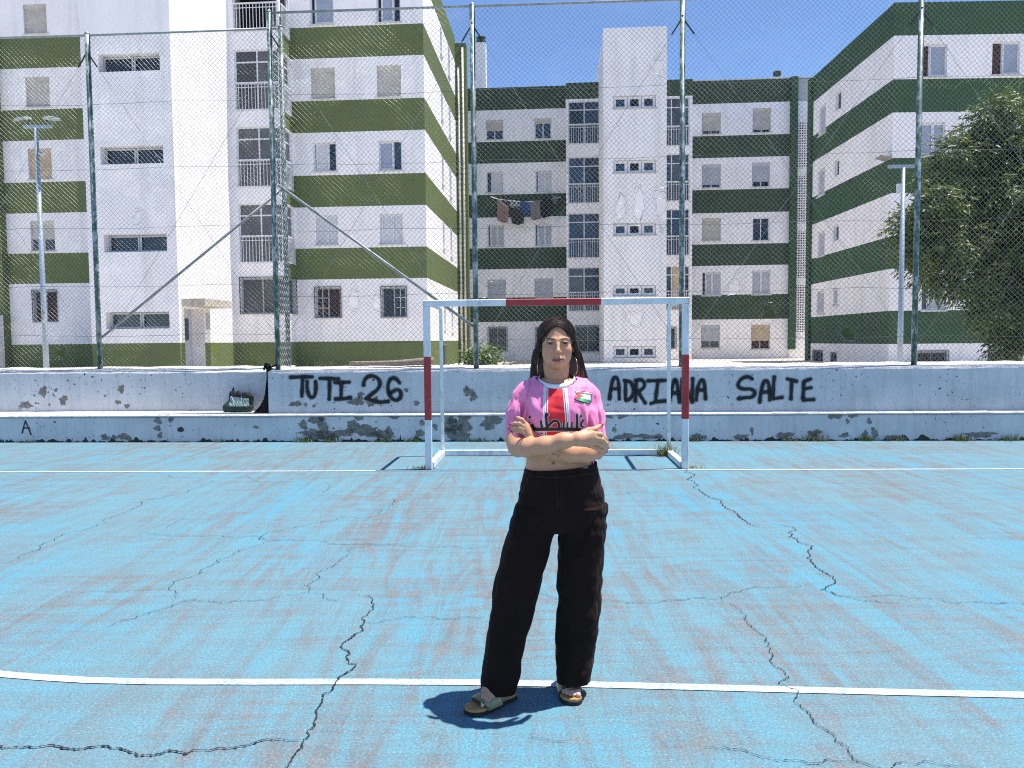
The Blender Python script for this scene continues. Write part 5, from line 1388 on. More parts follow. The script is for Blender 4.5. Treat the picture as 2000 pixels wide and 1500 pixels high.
g = lambda cx, cz, sx, sz: np.exp(-((x - cx) / sx) ** 2 - ((z - cz) / sz) ** 2) * fr_
c1 = blend(c1, .45 * g(.045, -.035, .020, .020), (.55, .20, .15))
c1 = blend(c1, .35 * g(0, -.034, .012, .010), (.55, .22, .17))
c1 = blend(c1, .5 * g(.032, .003, .018, .010), (.22, .10, .075))
lipw = np.clip(1.4 - np.abs((z + .0695 + .0012 * np.cos(x * 180)) / (.0108 * np.sqrt(np.clip(1 - (x / .0255) ** 2, 0.0, 1)) + 1e-4)), 0, 1) * (x < .0255) * (y < -.078)
c1 = blend(c1, lipw * .9, (.27, .085, .085))
c1 = blend(c1, np.exp(-((z + .0692) / .0012) ** 2) * (x < .024) * (y < -.08) * .9, (.08, .02, .02))
ez = z + .0003; ex = x - .0315
eye = (np.abs(ex) < .0125) & (np.abs(ez + .0006) < .0034 * np.sqrt(np.clip(1 - (ex / .0128) ** 2, 0, 1)) + .0004) & (y < -.07)
c1[eye] = (.22, .18, .17)
c1[eye & (np.hypot(ex, ez) < .0058)] = (.035, .020, .014)
c1 = blend(c1, np.exp(-((ez - .0040 * np.sqrt(np.clip(1 - (ex / .0155) ** 2, 0, 1))) / .0014) ** 2) * (np.abs(ex) < .0150) * (y < -.06) * .95, (.025, .015, .012))
bz = .0155 + .0040 * np.sin(np.clip((x - .012) / .036, 0, 1) * 2.4)
c1 = blend(c1, np.exp(-((z - bz) / .0034) ** 4) * (x > .0125) * (x < .048) * (y < -.05) * .88, (.035, .022, .016))

# ---- body (one continuous skin): torso, crossed arms, hands, legs, feet
V2 = Vol((-.335, -.31, 0.0), (.335, .27, ZP(738)), 0.0029)
def loft_px(V, rows, dyc, k=.02, p=2.2, scale=1.0, **kw):
    """rows: (y px, x-left px, x-right px, half depth, dy of the centre)"""
    zs, cx, cy, rx, ry = [], [], [], [], []
    for (yy, xl, xr, hd, dy) in rows:
        a, b = J(xl, yy, dy), J(xr, yy, dy); zs.append((a[2] + b[2]) / 2); cx.append((a[0] + b[0]) / 2); cy.append(dy); rx.append((b[0] - a[0]) / 2 * scale); ry.append(hd * scale)
    return V.loft(zs, cx, cy, rx, ry, k, 'add', p, **kw)
loft_px(V2, [(736, 1062, 1112, .048, .02), (748, 1042, 1130, .062, .010), (756, 1030, 1146, .078, .0), (775, 1022, 1156, .094, .0), (810, 1026, 1152, .104, -.004), (850, 1034, 1146, .096, 0), (880, 1032, 1148, .092, 0),
             (898, 1028, 1153, .095, 0), (915, 1026, 1160, .098, .004), (950, 1024, 1165, .102, .01), (985, 1030, 1160, .09, .01), (1008, 1050, 1140, .06, .01)], 0)
V2.capsule(J(1046, 764, .01), J(1025, 780, .01), .038, .040, .03).capsule(J(1128, 764, .01), J(1150, 780, .01), .038, .040, .03)
V2.ellipsoid(J(1081, 904, -.100), (.006, .012, .005), .004, 'sub')
# her right arm (left in the picture), in front
V2.chain([J(1025, 782, .005), J(1014, 822, -.012), J(1008, 857, -.040)], [.038, .038, .038], .03)
V2.chain([J(1008, 857, -.040), J(1012, 872.5, -.075), J(1032, 874, -.140), J(1065, 870.5, -.185), J(1100, 861, -.203), J(1126, 857, -.204)], [.037, .0372, .0365, .0335, .0280, .0250], .03)
# her left arm (right in the picture), behind
V2.chain([J(1150, 782, .005), J(1161, 825, -.008), J(1165, 860, -.030)], [.038, .038, .038], .03)
V2.chain([J(1165, 860, -.030), J(1163, 876, -.052), J(1142, 884, -.095), J(1110, 884, -.112), J(1075, 880, -.105), J(1047, 870, -.100)], [.037, .038, .0370, .0365, .029, .025], .03)
nails = []
def finger(V, pts, r0, r1, k=.004, ring=False):
    n = len(pts); r0 *= 1.10; r1 *= 1.14; rs_ = [r0 + (r1 - r0) * i / (n - 1) for i in range(n)]
    V.chain(pts, rs_, k); dd_ = pts[-1] - pts[-2]; dd_ = dd_ / np.linalg.norm(dd_); cam_ = np.array((0, -1, .25)) * r1 * .45; V.capsule(pts[-1] + cam_, pts[-1] + cam_ + dd_ * (r1 + .005), r1 * .72, r1 * .42, .002); nails.append((pts[-1] + cam_ + dd_ * r1 * .9, dd_, r1))
# her right hand resting on the other upper arm
wr = J(1126, 857, -.204)
mcp = [J(1157, 847, -.196), J(1160, 855, -.197), J(1158, 863, -.193), J(1152, 870, -.186)]
for m_, r_ in zip(mcp, (.0125, .0128, .0122, .0112)): V2.capsule(wr + (m_ - wr) * .12, m_, .0215, r_, .016)
finger(V2, [mcp[0], J(1173, 848.5, -.186), J(1182, 857, -.152), J(1186, 865, -.125)], .0100, .0074)
finger(V2, [mcp[1], J(1176, 858.5, -.186), J(1184, 867, -.152), J(1186.5, 874, -.128)], .0102, .0074)
finger(V2, [mcp[2], J(1173, 868, -.182), J(1181.5, 875, -.150), J(1184, 880.5, -.128)], .0098, .0071)
finger(V2, [mcp[3], J(1166, 876, -.176), J(1175, 881, -.150), J(1179.5, 884, -.130)], .0088, .0065)
finger(V2, [J(1136, 847, -.196), J(1150, 840, -.182), J(1163, 837.5, -.160), J(1174, 831, -.142)], .0125, .0078)
# her left hand, fingers over the other sleeve
wl2 = J(1047, 870, -.100)
mcp = [J(1028, 830, -.128), J(1028, 836, -.133), J(1028, 842, -.136), J(1031, 848, -.136)]
for m_, r_ in zip(mcp, (.0115, .0118, .0114, .0105)): V2.capsule(wl2 + (m_ - wl2) * .12, m_, .0205, r_, .014)
finger(V2, [mcp[0], J(1020, 820, -.134), J(1013, 817, -.128), J(1007.5, 816.5, -.118)], .0084, .0060)
finger(V2, [mcp[1], J(1015, 827.5, -.138), J(1006, 827, -.130), J(998.5, 829, -.117)], .0086, .0060)
finger(V2, [mcp[2], J(1014, 835.5, -.140), J(1004, 836, -.132), J(996, 837.3, -.117)], .0084, .0058)
finger(V2, [mcp[3], J(1018, 842.5, -.140), J(1009, 842.8, -.134), J(1001, 843.2, -.124)], .0074, .0054)
# legs and feet
def gl_(px, py, z=0.0): return np.array(ground(px, py, z), np.float32) - PO
V2.chain([J(1052, 1000, .01), J(1012, 1180, -.01), J(982, 1330, -.03)], [.055, .045, .038], .01)
V2.chain([J(1128, 1000, .01), J(1132, 1180, .0), J(1117, 1320, .06)], [.055, .045, .034], .01)
toes = []
def foot(V, heel, toe, side, ankle):
    heel, toe = np.array(heel, np.float32), np.array(toe, np.float32); d = toe - heel; L_ = np.linalg.norm(d[:2]); d = d / L_; s_ = np.array((-d[1], d[0], 0), np.float32) * side   # s_ points to the little-toe side
    up_ = np.array((0, 0, 1), np.float32); zb = .030
    q = lambda f, sd, z_: heel + d * L_ * f + s_ * sd + up_ * (zb + z_)
    V.ellipsoid(q(.14, 0, .026), (.036, .036, .030), .02)
    V.chain([ankle, q(.22, 0, .062), q(.45, -.004, .044), q(.66, -.002, .024)], [.040, .037, .031, .024], .03)
    V.chain([q(.14, 0, .018), q(.45, .010, .016), q(.66, .018, .014)], [.028, .026, .020], .03)
    V.capsule(q(.68, -.026, .016), q(.68, .030, .012), .019, .014, .02)
    for i, (sd, f, r_) in enumerate(((-.026, .945, .0125), (-.006, .935, .0090), (.009, .905, .0085), (.0225, .865, .0080), (.0345, .815, .0078))):
        V.chain([q(.70, sd * .8, .014), q(f - .07, sd, .016), q(f - .012, sd, .008)], [r_ * 1.1, r_, r_], .004)
        toes.append((q(f - .005, sd, .013), r_ * 1.1))
    return heel, d, s_, L_, q
heelL, toeL = gl_(1001, 1362), gl_(903, 1402)
heelR = gl_(1096, 1342); toeR = gl_(1119, 1378); dR = np.array((.07, -1, 0), np.float32); dR /= np.linalg.norm(dR[:2]); heelR = toeR - dR * .245
dL = toeL - heelL; toeL = heelL + dL / np.linalg.norm(dL[:2]) * .245
fL_ = foot(V2, heelL, toeL, 1 if True else -1, J(990, 1338, -.02))
fR_ = foot(V2, heelR, toeR, -1, J(1116, 1322, .075))
P2, Q2 = V2.mesh(); P2 = relax(P2, Q2, 1, .3)
c2 = np.tile(np.array((.56, .29, .17), np.float32), (len(P2), 1))
for k_, (p, d, r_) in enumerate(nails):
    w_ = np.linalg.norm(P2 - p, axis=1)
    c2[(w_ < r_ * 1.45)] = (.45, .016, .020)
for i, (p, r_) in enumerate(toes):
    w_ = np.linalg.norm(P2 - (p + np.array((0, 0, r_ * .6))), axis=1); c2[w_ < r_ * .95] = (.62, .55, .52) if i < 5 else (.55, .36, .33)
nv = np.exp(-((P2 - J(1081, 904, -.09)) ** 2).sum(1) / .009 ** 2); c2 = blend(c2, nv * .8, (.10, .04, .03))
body = np_mesh('body', np.concatenate([P1, P2]), np.concatenate([Q1, Q2 + len(P1)]), skin_m, person, True)
vcol(body, np.concatenate([c1, c2]))

# ---- T-shirt
n1, n2, n3 = fract_noise(51), fract_noise(52), fract_noise(53)
V3 = Vol((-.27, -.19, ZP(915)), (.27, .18, ZP(728)), 0.003)
sh_rows = [(722, 1050, 1124, .070, .015), (737, 1046, 1127, .080, .012), (745, 1034, 1139, .088, .008), (754, 1021, 1153, .096, .004), (770, 1013, 1162, .112, 0), (800, 1012, 1165, .124, -.006), (830, 1014, 1165, .126, -.008), (860, 1020, 1163, .122, -.004), (890, 1026, 1163, .116, 0), (925, 1028, 1164, .112, 0)]
loft_px(V3, sh_rows, 0, .02, 2.3)
V3.ellipsoid(J(1056, 808, -.082), (.062, .052, .062), .05).ellipsoid(J(1120, 808, -.082), (.062, .052, .062), .05)
V3.capsule(J(1042, 760, .008), J(1024, 774, .006), .050, .050, .03).capsule(J(1132, 759, .008), J(1152, 773, .006), .050, .050, .03)
V3.chain([J(1023, 777, .004), J(1015.5, 806, -.012), J(1012, 865, -.036)], [.052, .057, .0600], .016)
V3.chain([J(1153, 776, .004), J(1158.5, 810, -.010), J(1161, 885, -.036)], [.052, .0545, .0580], .016)
X, Y, Z = V3.ax[0][:, None, None], V3.ax[1][None, :, None], V3.ax[2][None, None, :]
# cloth folds: long drags falling from the shoulders and short creases at the armpits
fold = .0050 * n1(X * 30 + Z * 8, Y * 18, Z * 3.2) + .0052 * (1 - 2 * np.abs(n2(X * 40 - Z * 13, Y * 24, Z * 5))) + .0014 * n3(X * 90, Y * 60, Z * 40)
sx = np.clip((np.abs(X - float(J(1087, 800)[0])) - .05) / .08, 0, 1)
V3.D += (fold * (.35 + .9 * sx)).astype(np.float32)
arm_fold = np.exp(-((X - float(J(1034, 800)[0])) / .016) ** 2) + np.exp(-((X - float(J(1146, 815)[0])) / .013) ** 2)
V3.D += (.010 * arm_fold * (Y < -.02) * np.clip((ZP(775) - Z) / .06, 0, 1)).astype(np.float32)
def groove(p, q_, amp, wd, front=True):
    a, b = J(*p), J(*q_); dx, dz = b[0] - a[0], b[2] - a[2]; L2 = dx * dx + dz * dz
    t = np.clip(((X - a[0]) * dx + (Z - a[2]) * dz) / L2, 0, 1)
    dd = (X - a[0] - t * dx) ** 2 + (Z - a[2] - t * dz) ** 2
    V3.D += (.68 * amp * np.exp(-dd / (1.35 * wd) ** 2) * (Y < 0) * np.sin(np.pi * (.12 + .8 * t)) ** .7).astype(np.float32)
for p_, q_, a_, w_ in (((1031, 770), (1033, 848), .012, .006), ((1038, 775), (1042, 830), -.006, .008), ((1015, 770), (1001, 840), .010, .005), ((1022, 780), (1016, 842), .009, .005), ((1008, 778), (993, 836), .007, .004), ((1018, 775), (1009, 840), -.007, .005),
                       ((1127, 792), (1146, 850), .011, .006), ((1134, 782), (1156, 830), -.007, .008), ((1143, 790), (1150, 846), .010, .005), ((1160, 775), (1172, 850), .007, .005), ((1168, 790), (1176, 860), -.006, .005), ((1040, 795), (1062, 822), .006, .006),
                       ((1045, 812), (1064, 836), .005, .005), ((1110, 800), (1128, 838), .006, .006), ((1042, 760), (1052, 790), .005, .006), ((1118, 830), (1135, 815), .005, .005), ((1076, 820), (1098, 824), .004, .005), ((1072, 790), (1100, 797), .003, .006)):
    groove(p_, q_, a_, w_)
inner = V3.D + .012
nk = J(1087, 739.5, .0); npl = ((Z - nk[2]) - .40 * (Y - 0)) / 1.077
ncy = (np.sqrt(((X - nk[0]) / .080) ** 2 + ((Y - .0) / .090) ** 2) - 1) * .080
ncy2 = (np.sqrt(((X - nk[0]) / .093) ** 2 + ((Y - .005) / .104) ** 2) - 1) * .093
V3.D = np.maximum(V3.D, -np.maximum(ncy, -(npl + .035)))
V3.D = np.maximum(V3.D, -np.maximum(ncy2, -(npl + .0 + np.clip((np.abs(X - nk[0]) - .085) * -.0, 0, 1)))).astype(np.float32)          # neckline
hemL, hemR = J(1030, 884, 0), J(1164, 903, 0); hd = hemR - hemL
torso = np.abs(X - float(J(1087, 880)[0])) < 2
cuffL = ((X - J(1011, 846, 0)[0]) * .02 + (Y) * .10 + (J(1011, 847, 0)[2] - Z) * 1.0)
isL = X < float(J(1029, 850)[0]); isR = X > float(J(1148, 850)[0])
hemd = (hemL[2] + .036 - .075 * np.clip((Y + .09) / .10, 0, 1) * np.clip((X - hemL[0]) / .2, 0, 1) - .02 * np.clip((X - hemL[0]) / .2, 0, 1) - Z)
cuffR = (J(1165, 872, 0)[2] - Z) + .25 * (Y + .03)
front_part = Y < .0
cut = np.where(isL, cuffL, np.where(isR & front_part, np.minimum(cuffR, 9), hemd))
V3.D = np.maximum(V3.D, cut.astype(np.float32))
V3.D = np.maximum(V3.D, -inner)
P3, Q3 = V3.mesh(); P3 = relax(P3, Q3, 1, .4)
def shirt_mat():
    m, n, l, b = node_mat('football_shirt'); setp(b, 0.55, 0, 0.3)
    b.inputs['Sheen Weight'].default_value = .15
    tc = N(n, 'TexCoord'); sp_ = N(n, 'SeparateXYZ'); l.new(tc.outputs['Object'], sp_.inputs[0])
    def math_(op, a, bv=None):
        q_ = N(n, 'Math', operation=op)
        for i, v in enumerate((a, bv)):
            if v is None: continue
            if isinstance(v, (int, float)): q_.inputs[i].default_value = v
            else: l.new(v, q_.inputs[i])
        return q_.outputs[0]
    cx = float(J(1085.8, 800, -.12)[0])
    taper = math_('MULTIPLY', math_('SUBTRACT', sp_.outputs['Z'], ZP(800)), -.055)
    r_ = math_('ABSOLUTE', math_('SUBTRACT', sp_.outputs['X'], cx))
    r_ = math_('MULTIPLY', math_('SUBTRACT', r_, taper), 10.0)
    PINK = (.80, .225, .43); RED = (.62, .018, .030); WH = (.78, .70, .76); DK = (.10, .06, .10); GY = (.40, .30, .42)
    c = ramp(n, l, r_, [(0, RED), (.350, WH), (.385, DK), (.420, WH), (.475, GY), (.495, WH), (.545, PINK)], 'CONSTANT')
    f = noise(n, l, coords(n, l), 300, 2); c = mix(n, l, 1.0, c, ramp(n, l, f, [(.3, .95), (.7, 1.04)]), 'MULTIPLY')
    l.new(c, b.inputs['Base Color'])
    l.new(bump(n, l, noise(n, l, coords(n, l), 900, 2), .08, .001), b.inputs['Normal'])
    return m
shirt = np_mesh('t_shirt', P3, Q3, shirt_mat(), person, True)
bvh = BVHTree.FromPolygons([tuple(p) for p in P3], [tuple(q_) for q_ in Q3])
def hit(px, py, tree=None, off=.002):
    """first point of the pixel's ray on a garment, lifted off along the ray"""
    tree = tree or bvh
    o = CAMPOS - Vector(PO); d = ray(px, py).normalized()
    loc, nrm, i, t = tree.ray_cast(o, d)
    if loc is None: return None
    return loc - d * off
# collar band
cp = [(1087, 754.5, -.090), (1068, 751.5, -.080), (1055, 745, -.045), (1050, 739.5, -.005), (1058, 733, .05), (1087, 729, .085), (1116, 732, .05), (1123, 738, -.005), (1119, 744, -.045), (1106, 751, -.080)]
ring = [Vector(J(*p)) for p in cp]; 
def closed_smooth(P, k=3):
    for _ in range(k):
        P = [q_ for a, b in zip(P, P[1:] + P[:1]) for q_ in (a * .75 + b * .25, a * .25 + b * .75)]
    return P
ring = closed_smooth(ring, 3); cen_ = sum(ring, Vector()) / len(ring)
mb = MB(); nr = len(ring); W = []
for p in ring:
    o_ = (p - cen_); o_.z = 0; o_.normalize()
    W += [p + Vector((0, 0, .006)) - o_ * .002, p + Vector((0, 0, .0068)) + o_ * .0005, p + o_ * .0042 + Vector((0, 0, -.001)), p + o_ * .0070 + Vector((0, 0, -.0105)), p + o_ * .0035 + Vector((0, 0, -.0125)), p - o_ * .001 + Vector((0, 0, -.004))]
mb.add(W, [(6 * i + k, 6 * i + (k + 1) % 6, 6 * ((i + 1) % nr) + (k + 1) % 6, 6 * ((i + 1) % nr) + k) for i in range(nr) for k in range(6)])
mb.build('collar', mat('white_collar', (.74, .74, .77), .65, var=.05, scale=40), shirt, smooth=True)

def decal_poly(poly, tree, off, cuts=3):
    bm = bmesh.new(); vs = [bm.verts.new((x_, y_, 0)) for x_, y_ in poly]; bm.faces.new(vs)
    bmesh.ops.triangulate(bm, faces=bm.faces[:])
    for _ in range(cuts): bmesh.ops.subdivide_edges(bm, edges=[e for e in bm.edges if e.calc_length() > 1.2], cuts=1)
    bmesh.ops.triangulate(bm, faces=bm.faces[:])
    bm.verts.ensure_lookup_table(); pts = [hit(v.co.x, v.co.y, tree, off) for v in bm.verts]
    tri = [[v.index for v in f.verts] for f in bm.faces]; bm.free()
    good = [t for t in tri if all(pts[i] is not None for i in t)]
    good = [t for t in good if max((pts[t[0]] - pts[t[1]]).length, (pts[t[1]] - pts[t[2]]).length) < .035]
    return [p if p is not None else Vector() for p in pts], good
def decal_stroke(pl, w0, tree, off):
    P = smooth_pts([Vector((x_, y_, 0)) for x_, y_ in pl], 2); Q = []
    for a, b in zip(P, P[1:]):
        ns = max(1, int((b - a).length / .8)); Q += [a.lerp(b, i / ns) for i in range(ns)]
    Q.append(P[-1]); V, Fq = [], []; n = len(Q)
    for i, p in enumerate(Q):
        d = (Q[min(i + 1, n - 1)] - Q[max(i - 1, 0)]).normalized(); nn = Vector((-d.y, d.x, 0))
        for t in (-1, -.33, .33, 1): V.append(hit(p.x + nn.x * w0 / 2 * t, p.y + nn.y * w0 / 2 * t, tree, off))
    for i in range(n - 1):
        for j in range(3):
            f = (4 * i + j, 4 * i + j + 1, 4 * i + 5 + j, 4 * i + 4 + j)
            if all(V[k] is not None for k in f) and max((V[f[0]] - V[f[2]]).length, (V[f[1]] - V[f[3]]).length) < .02: Fq.append(f)
    return [v if v is not None else Vector() for v in V], Fq
def decal(name, polys, strokes_, material, tree, parent, off, wadd=0.0):
    mb = MB()
    for pl in polys: mb.add(*decal_poly(pl, tree, off))
    for pl, w0 in strokes_: mb.add(*decal_stroke(pl, w0 + wadd, tree, off))
    return mb.build(name, material, parent, smooth=True)
def z8(*p): return [(1000 + x_ / 10., 730 + y_ / 10.) for x_, y_ in p]
black_p = mat('black_print', (.012, .011, .012), .6, var=.2); white_p = mat('white_print', (.80, .78, .80), .6, var=.05)
arab = [(z8((385, 985), (400, 1050), (440, 1085), (600, 1085), (900, 1080), (1250, 1085), (1345, 1098)), 5.6), (z8((385, 985), (412, 1070), (425, 1160)), 3.4), (z8((562, 918), (570, 990), (590, 1050)), 3.6), (z8((668, 800), (672, 900), (680, 1050)), 4.2),
        (z8((690, 1035), (790, 940), (850, 905), (905, 950), (925, 1010), (905, 1060)), 4.2), (z8((1012, 948), (1005, 1060)), 2.8), (z8((1085, 955), (1078, 1060)), 2.8), (z8((1172, 945), (1165, 1060)), 2.8), (z8((1268, 785), (1275, 900), (1268, 1075)), 3.6),
        (z8((1400, 905), (1362, 950), (1345, 1000), (1365, 1040), (1400, 1035)), 3.2)]
dots = [z8((640, 795), (665, 742), (728, 800), (690, 845)), z8((312, 852), (352, 806), (380, 842), (340, 890)), z8((1322, 812), (1345, 785), (1378, 835), (1352, 862)), z8((500, 1175), (525, 1155), (545, 1180), (522, 1200)), z8((560, 1165), (585, 1150), (605, 1172), (582, 1190))]
def grow(pl, g_):
    cx_ = sum(p[0] for p in pl) / len(pl); cy_ = sum(p[1] for p in pl) / len(pl)
    return [(cx_ + (a - cx_) * (1 + g_ / max(1, math.hypot(a - cx_, b - cy_))), cy_ + (b - cy_) * (1 + g_ / max(1, math.hypot(a - cx_, b - cy_)))) for a, b in pl]
decal('lettering_outline', [grow(d_, 1.1) for d_ in dots], [(p_, w_ * 1.22) for p_, w_ in arab], white_p, bvh, shirt, .0022, 1.7)
decal('lettering', dots, [(p_, w_ * 1.22) for p_, w_ in arab], black_p, bvh, shirt, .0042)
shield = z8((1240, 340), (1290, 338), (1400, 348), (1500, 362), (1580, 375), (1555, 420), (1545, 480), (1555, 540), (1510, 582), (1440, 570), (1350, 545), (1270, 520), (1222, 478), (1245, 430), (1258, 385))
bd = empty('badge'); bd.parent = shirt
def bpart(nm, pl, colr, off, grow_=0): return decal(nm, [grow(pl, grow_)], [], mat('badge_' + nm, colr, .6, var=.1), bvh, shirt, off)
bd_o = bpart('badge_border', shield, (.035, .012, .015), .0030, .6)
bpart('badge_white_stripe', grow(shield, -.9), (.78, .78, .78), .0052)
bpart('badge_dark_stripe', z8((1262, 352), (1400, 362), (1560, 388), (1545, 415), (1400, 395), (1270, 378)), (.22, .08, .085), .0074)
bpart('badge_green_stripe', z8((1268, 505), (1320, 470), (1540, 515), (1540, 540), (1505, 570), (1400, 548)), (.03, .30, .10), .0074)
bpart('badge_red_triangle', z8((1268, 372), (1395, 430), (1245, 490), (1235, 472), (1262, 425)), (.55, .02, .03), .0090)
bpy.data.objects.remove(bd)

# ---- trousers
V4 = Vol((-.36, -.24, .03), (.29, .26, ZP(893)), 0.0036)
tr_p = [(893, 1027, 1166, .112, 0), (908, 1026, 1166, .113, 0), (930, 1021, 1171, .118, .004), (965, 1013, 1179, .126, .010), (1000, 1006, 1181, .124, .012), (1026, 1020, 1160, .105, .012), (1037, 1062, 1112, .06, .012)]
loft_px(V4, tr_p, 0, .02, 2.3)
legL = [(985, 1006, 1092, .118, .008), (1040, 989, 1086, .112, .004), (1080, 977, 1073, .104, 0), (1130, 966, 1058, .098, -.006), (1180, 957.5, 1045, .093, -.012), (1230, 951, 1034, .090, -.018), (1290, 944, 1021, .088, -.024), (1352, 937, 1008, .088, -.03), (1375, 935, 1004, .088, -.03)]
legR = [(985, 1086, 1184, .118, .010), (1040, 1087.5, 1184, .112, .012), (1080, 1088, 1180, .104, .014), (1130, 1090, 1178, .098, .018), (1180, 1090, 1174, .094, .022), (1230, 1087, 1168, .092, .028), (1290, 1085, 1160, .092, .034), (1338, 1086, 1150, .094, .040), (1360, 1087, 1144, .094, .040)]
nA, nB, nC = fract_noise(61), fract_noise(62), fract_noise(63)
def fold_legs(X, Y, Z):
    a = .0062 * nA(X * 13 + Z * 4, Y * 13, Z * 4.2) + .0062 * (1 - 2 * np.abs(nB(X * 17 - Z * 10, Y * 16, Z * 8))) + .0020 * nC(X * 60, Y * 60, Z * 34)
    low = np.clip((.30 - Z) / .2, 0, 1); return a * 1.0 + low * .003 * nC(X * 12, Y * 12, Z * 22)
loft_px(V4, legL, 0, .012, 2.2, disp=fold_legs)
loft_px(V4, legR, 0, .012, 2.2, disp=fold_legs)
X, Y, Z = V4.ax[0][:, None, None], V4.ax[1][None, :, None], V4.ax[2][None, None, :]
hipw = np.clip((ZP(925) - Z) / .05, 0, 1) * np.clip((Z - ZP(1060)) / .05, 0, 1)
V4.D += (hipw * (.0032 * nB(X * 10, Y * 8, Z * 34 + 18 * np.abs(X)) + .0018 * nC(X * 18, Y * 16, Z * 55))).astype(np.float32)
V4.capsule(J(1087, 1036, -.13), J(1087, 1000, -.14), .010, .004, .012, 'sub')
inner = V4.D + .008
V4.plane(J(1087, 908, 0), (-.08, -.05, 1))
zl_, zr2 = J(975, 1361, -.1)[2], J(1118, 1343, -.06)[2]
cut = np.where(X < float(J(1060, 1300)[0]), zl_ - .10 * (Y + .1) - Z, zr2 - .15 * (Y + .06) - Z)
V4.D = np.maximum(V4.D, cut.astype(np.float32)); V4.D = np.maximum(V4.D, -inner)
P4, Q4 = V4.mesh(); P4 = relax(P4, Q4, 1, .4)
def trouser_mat(nm, col):
    m, n, l, b = node_mat(nm); setp(b, 0.9, 0, 0.08); b.inputs['Sheen Weight'].default_value = .04; b.inputs['Sheen Roughness'].default_value = .4
    f = noise(n, l, coords(n, l), 6, 5); c = ramp(n, l, f, [(.3, tuple(k * .8 for k in col)), (.7, tuple(k * 1.25 for k in col))])
    l.new(c, b.inputs['Base Color'])
    wv = N(n, 'TexWave'); wv.inputs['Scale'].default_value = 260; wv.inputs['Distortion'].default_value = .6; l.new(coords(n, l, rot=(0, .7, 0)), wv.inputs[0])
    l.new(bump(n, l, wv.outputs['Fac'], .12, .001), b.inputs['Normal']); return m
tro_m = trouser_mat('dark_twill', (.0165, .0092, .0076))
trousers = np_mesh('trousers', P4, Q4, tro_m, person, True)
bvh4 = BVHTree.FromPolygons([tuple(p) for p in P4], [tuple(q_) for q_ in Q4])
seam_m = mat('seam_thread', (.030, .020, .018), .8, var=.3, scale=40)
def seam(nm, pts, w0, m_=None, off=.0022): return decal(nm, [], [(pts, w0)], m_ or seam_m, bvh4, trousers, off)
seam('waistband_seam', [(1026, 926), (1050, 931), (1090, 933), (1130, 930), (1168, 922)], .9)
seam('fly_seam', [(1087, 912), (1087.5, 960), (1089, 990)], .8); seam('fly_seam', [(1096, 933), (1096, 965), (1090, 990)], .7)
seam('pocket_seam', [(1160, 926), (1160, 950), (1166, 975), (1176, 988)], 1.2); seam('pocket_seam', [(1032, 930), (1026, 950), (1016, 968)], 1.0)
seam('side_seam', [(1172, 940), (1178, 1000), (1175, 1100), (1170, 1200), (1160, 1290)], .8)
mb = MB(); 
for (xx) in (1043, 1129):
    seam('belt_loop', [(xx, 911), (xx + .4, 932)], 3.4, tro_m, .004)
tg = decal('brand_tag', [[(1131, 909), (1149, 907), (1149.5, 914.5), (1131.5, 916.5)]], [], mat('tag_blue', (.012, .016, .032), .6), bvh4, trousers, .005)
decal('tag_lettering', [], [([(1133, 913.5), (1135, 911.2), (1137, 914.5)], .5), ([(1138.5, 910.8), (1138.6, 914.2)], .8), ([(1140.4, 910.6), (1140.5, 914.0), (1142, 913.9)], .7), ([(1143.2, 910.4), (1143.3, 913.8)], .8), ([(1145.2, 910.2), (1145.2, 913.5)], .7), ([(1147.0, 910.0), (1147.2, 913.4)], .7)], white_p, bvh4, trousers, .0062)
seam('waist_tab', [(1013, 932), (1022, 929), (1028, 930)], 4.0, tro_m, .006)

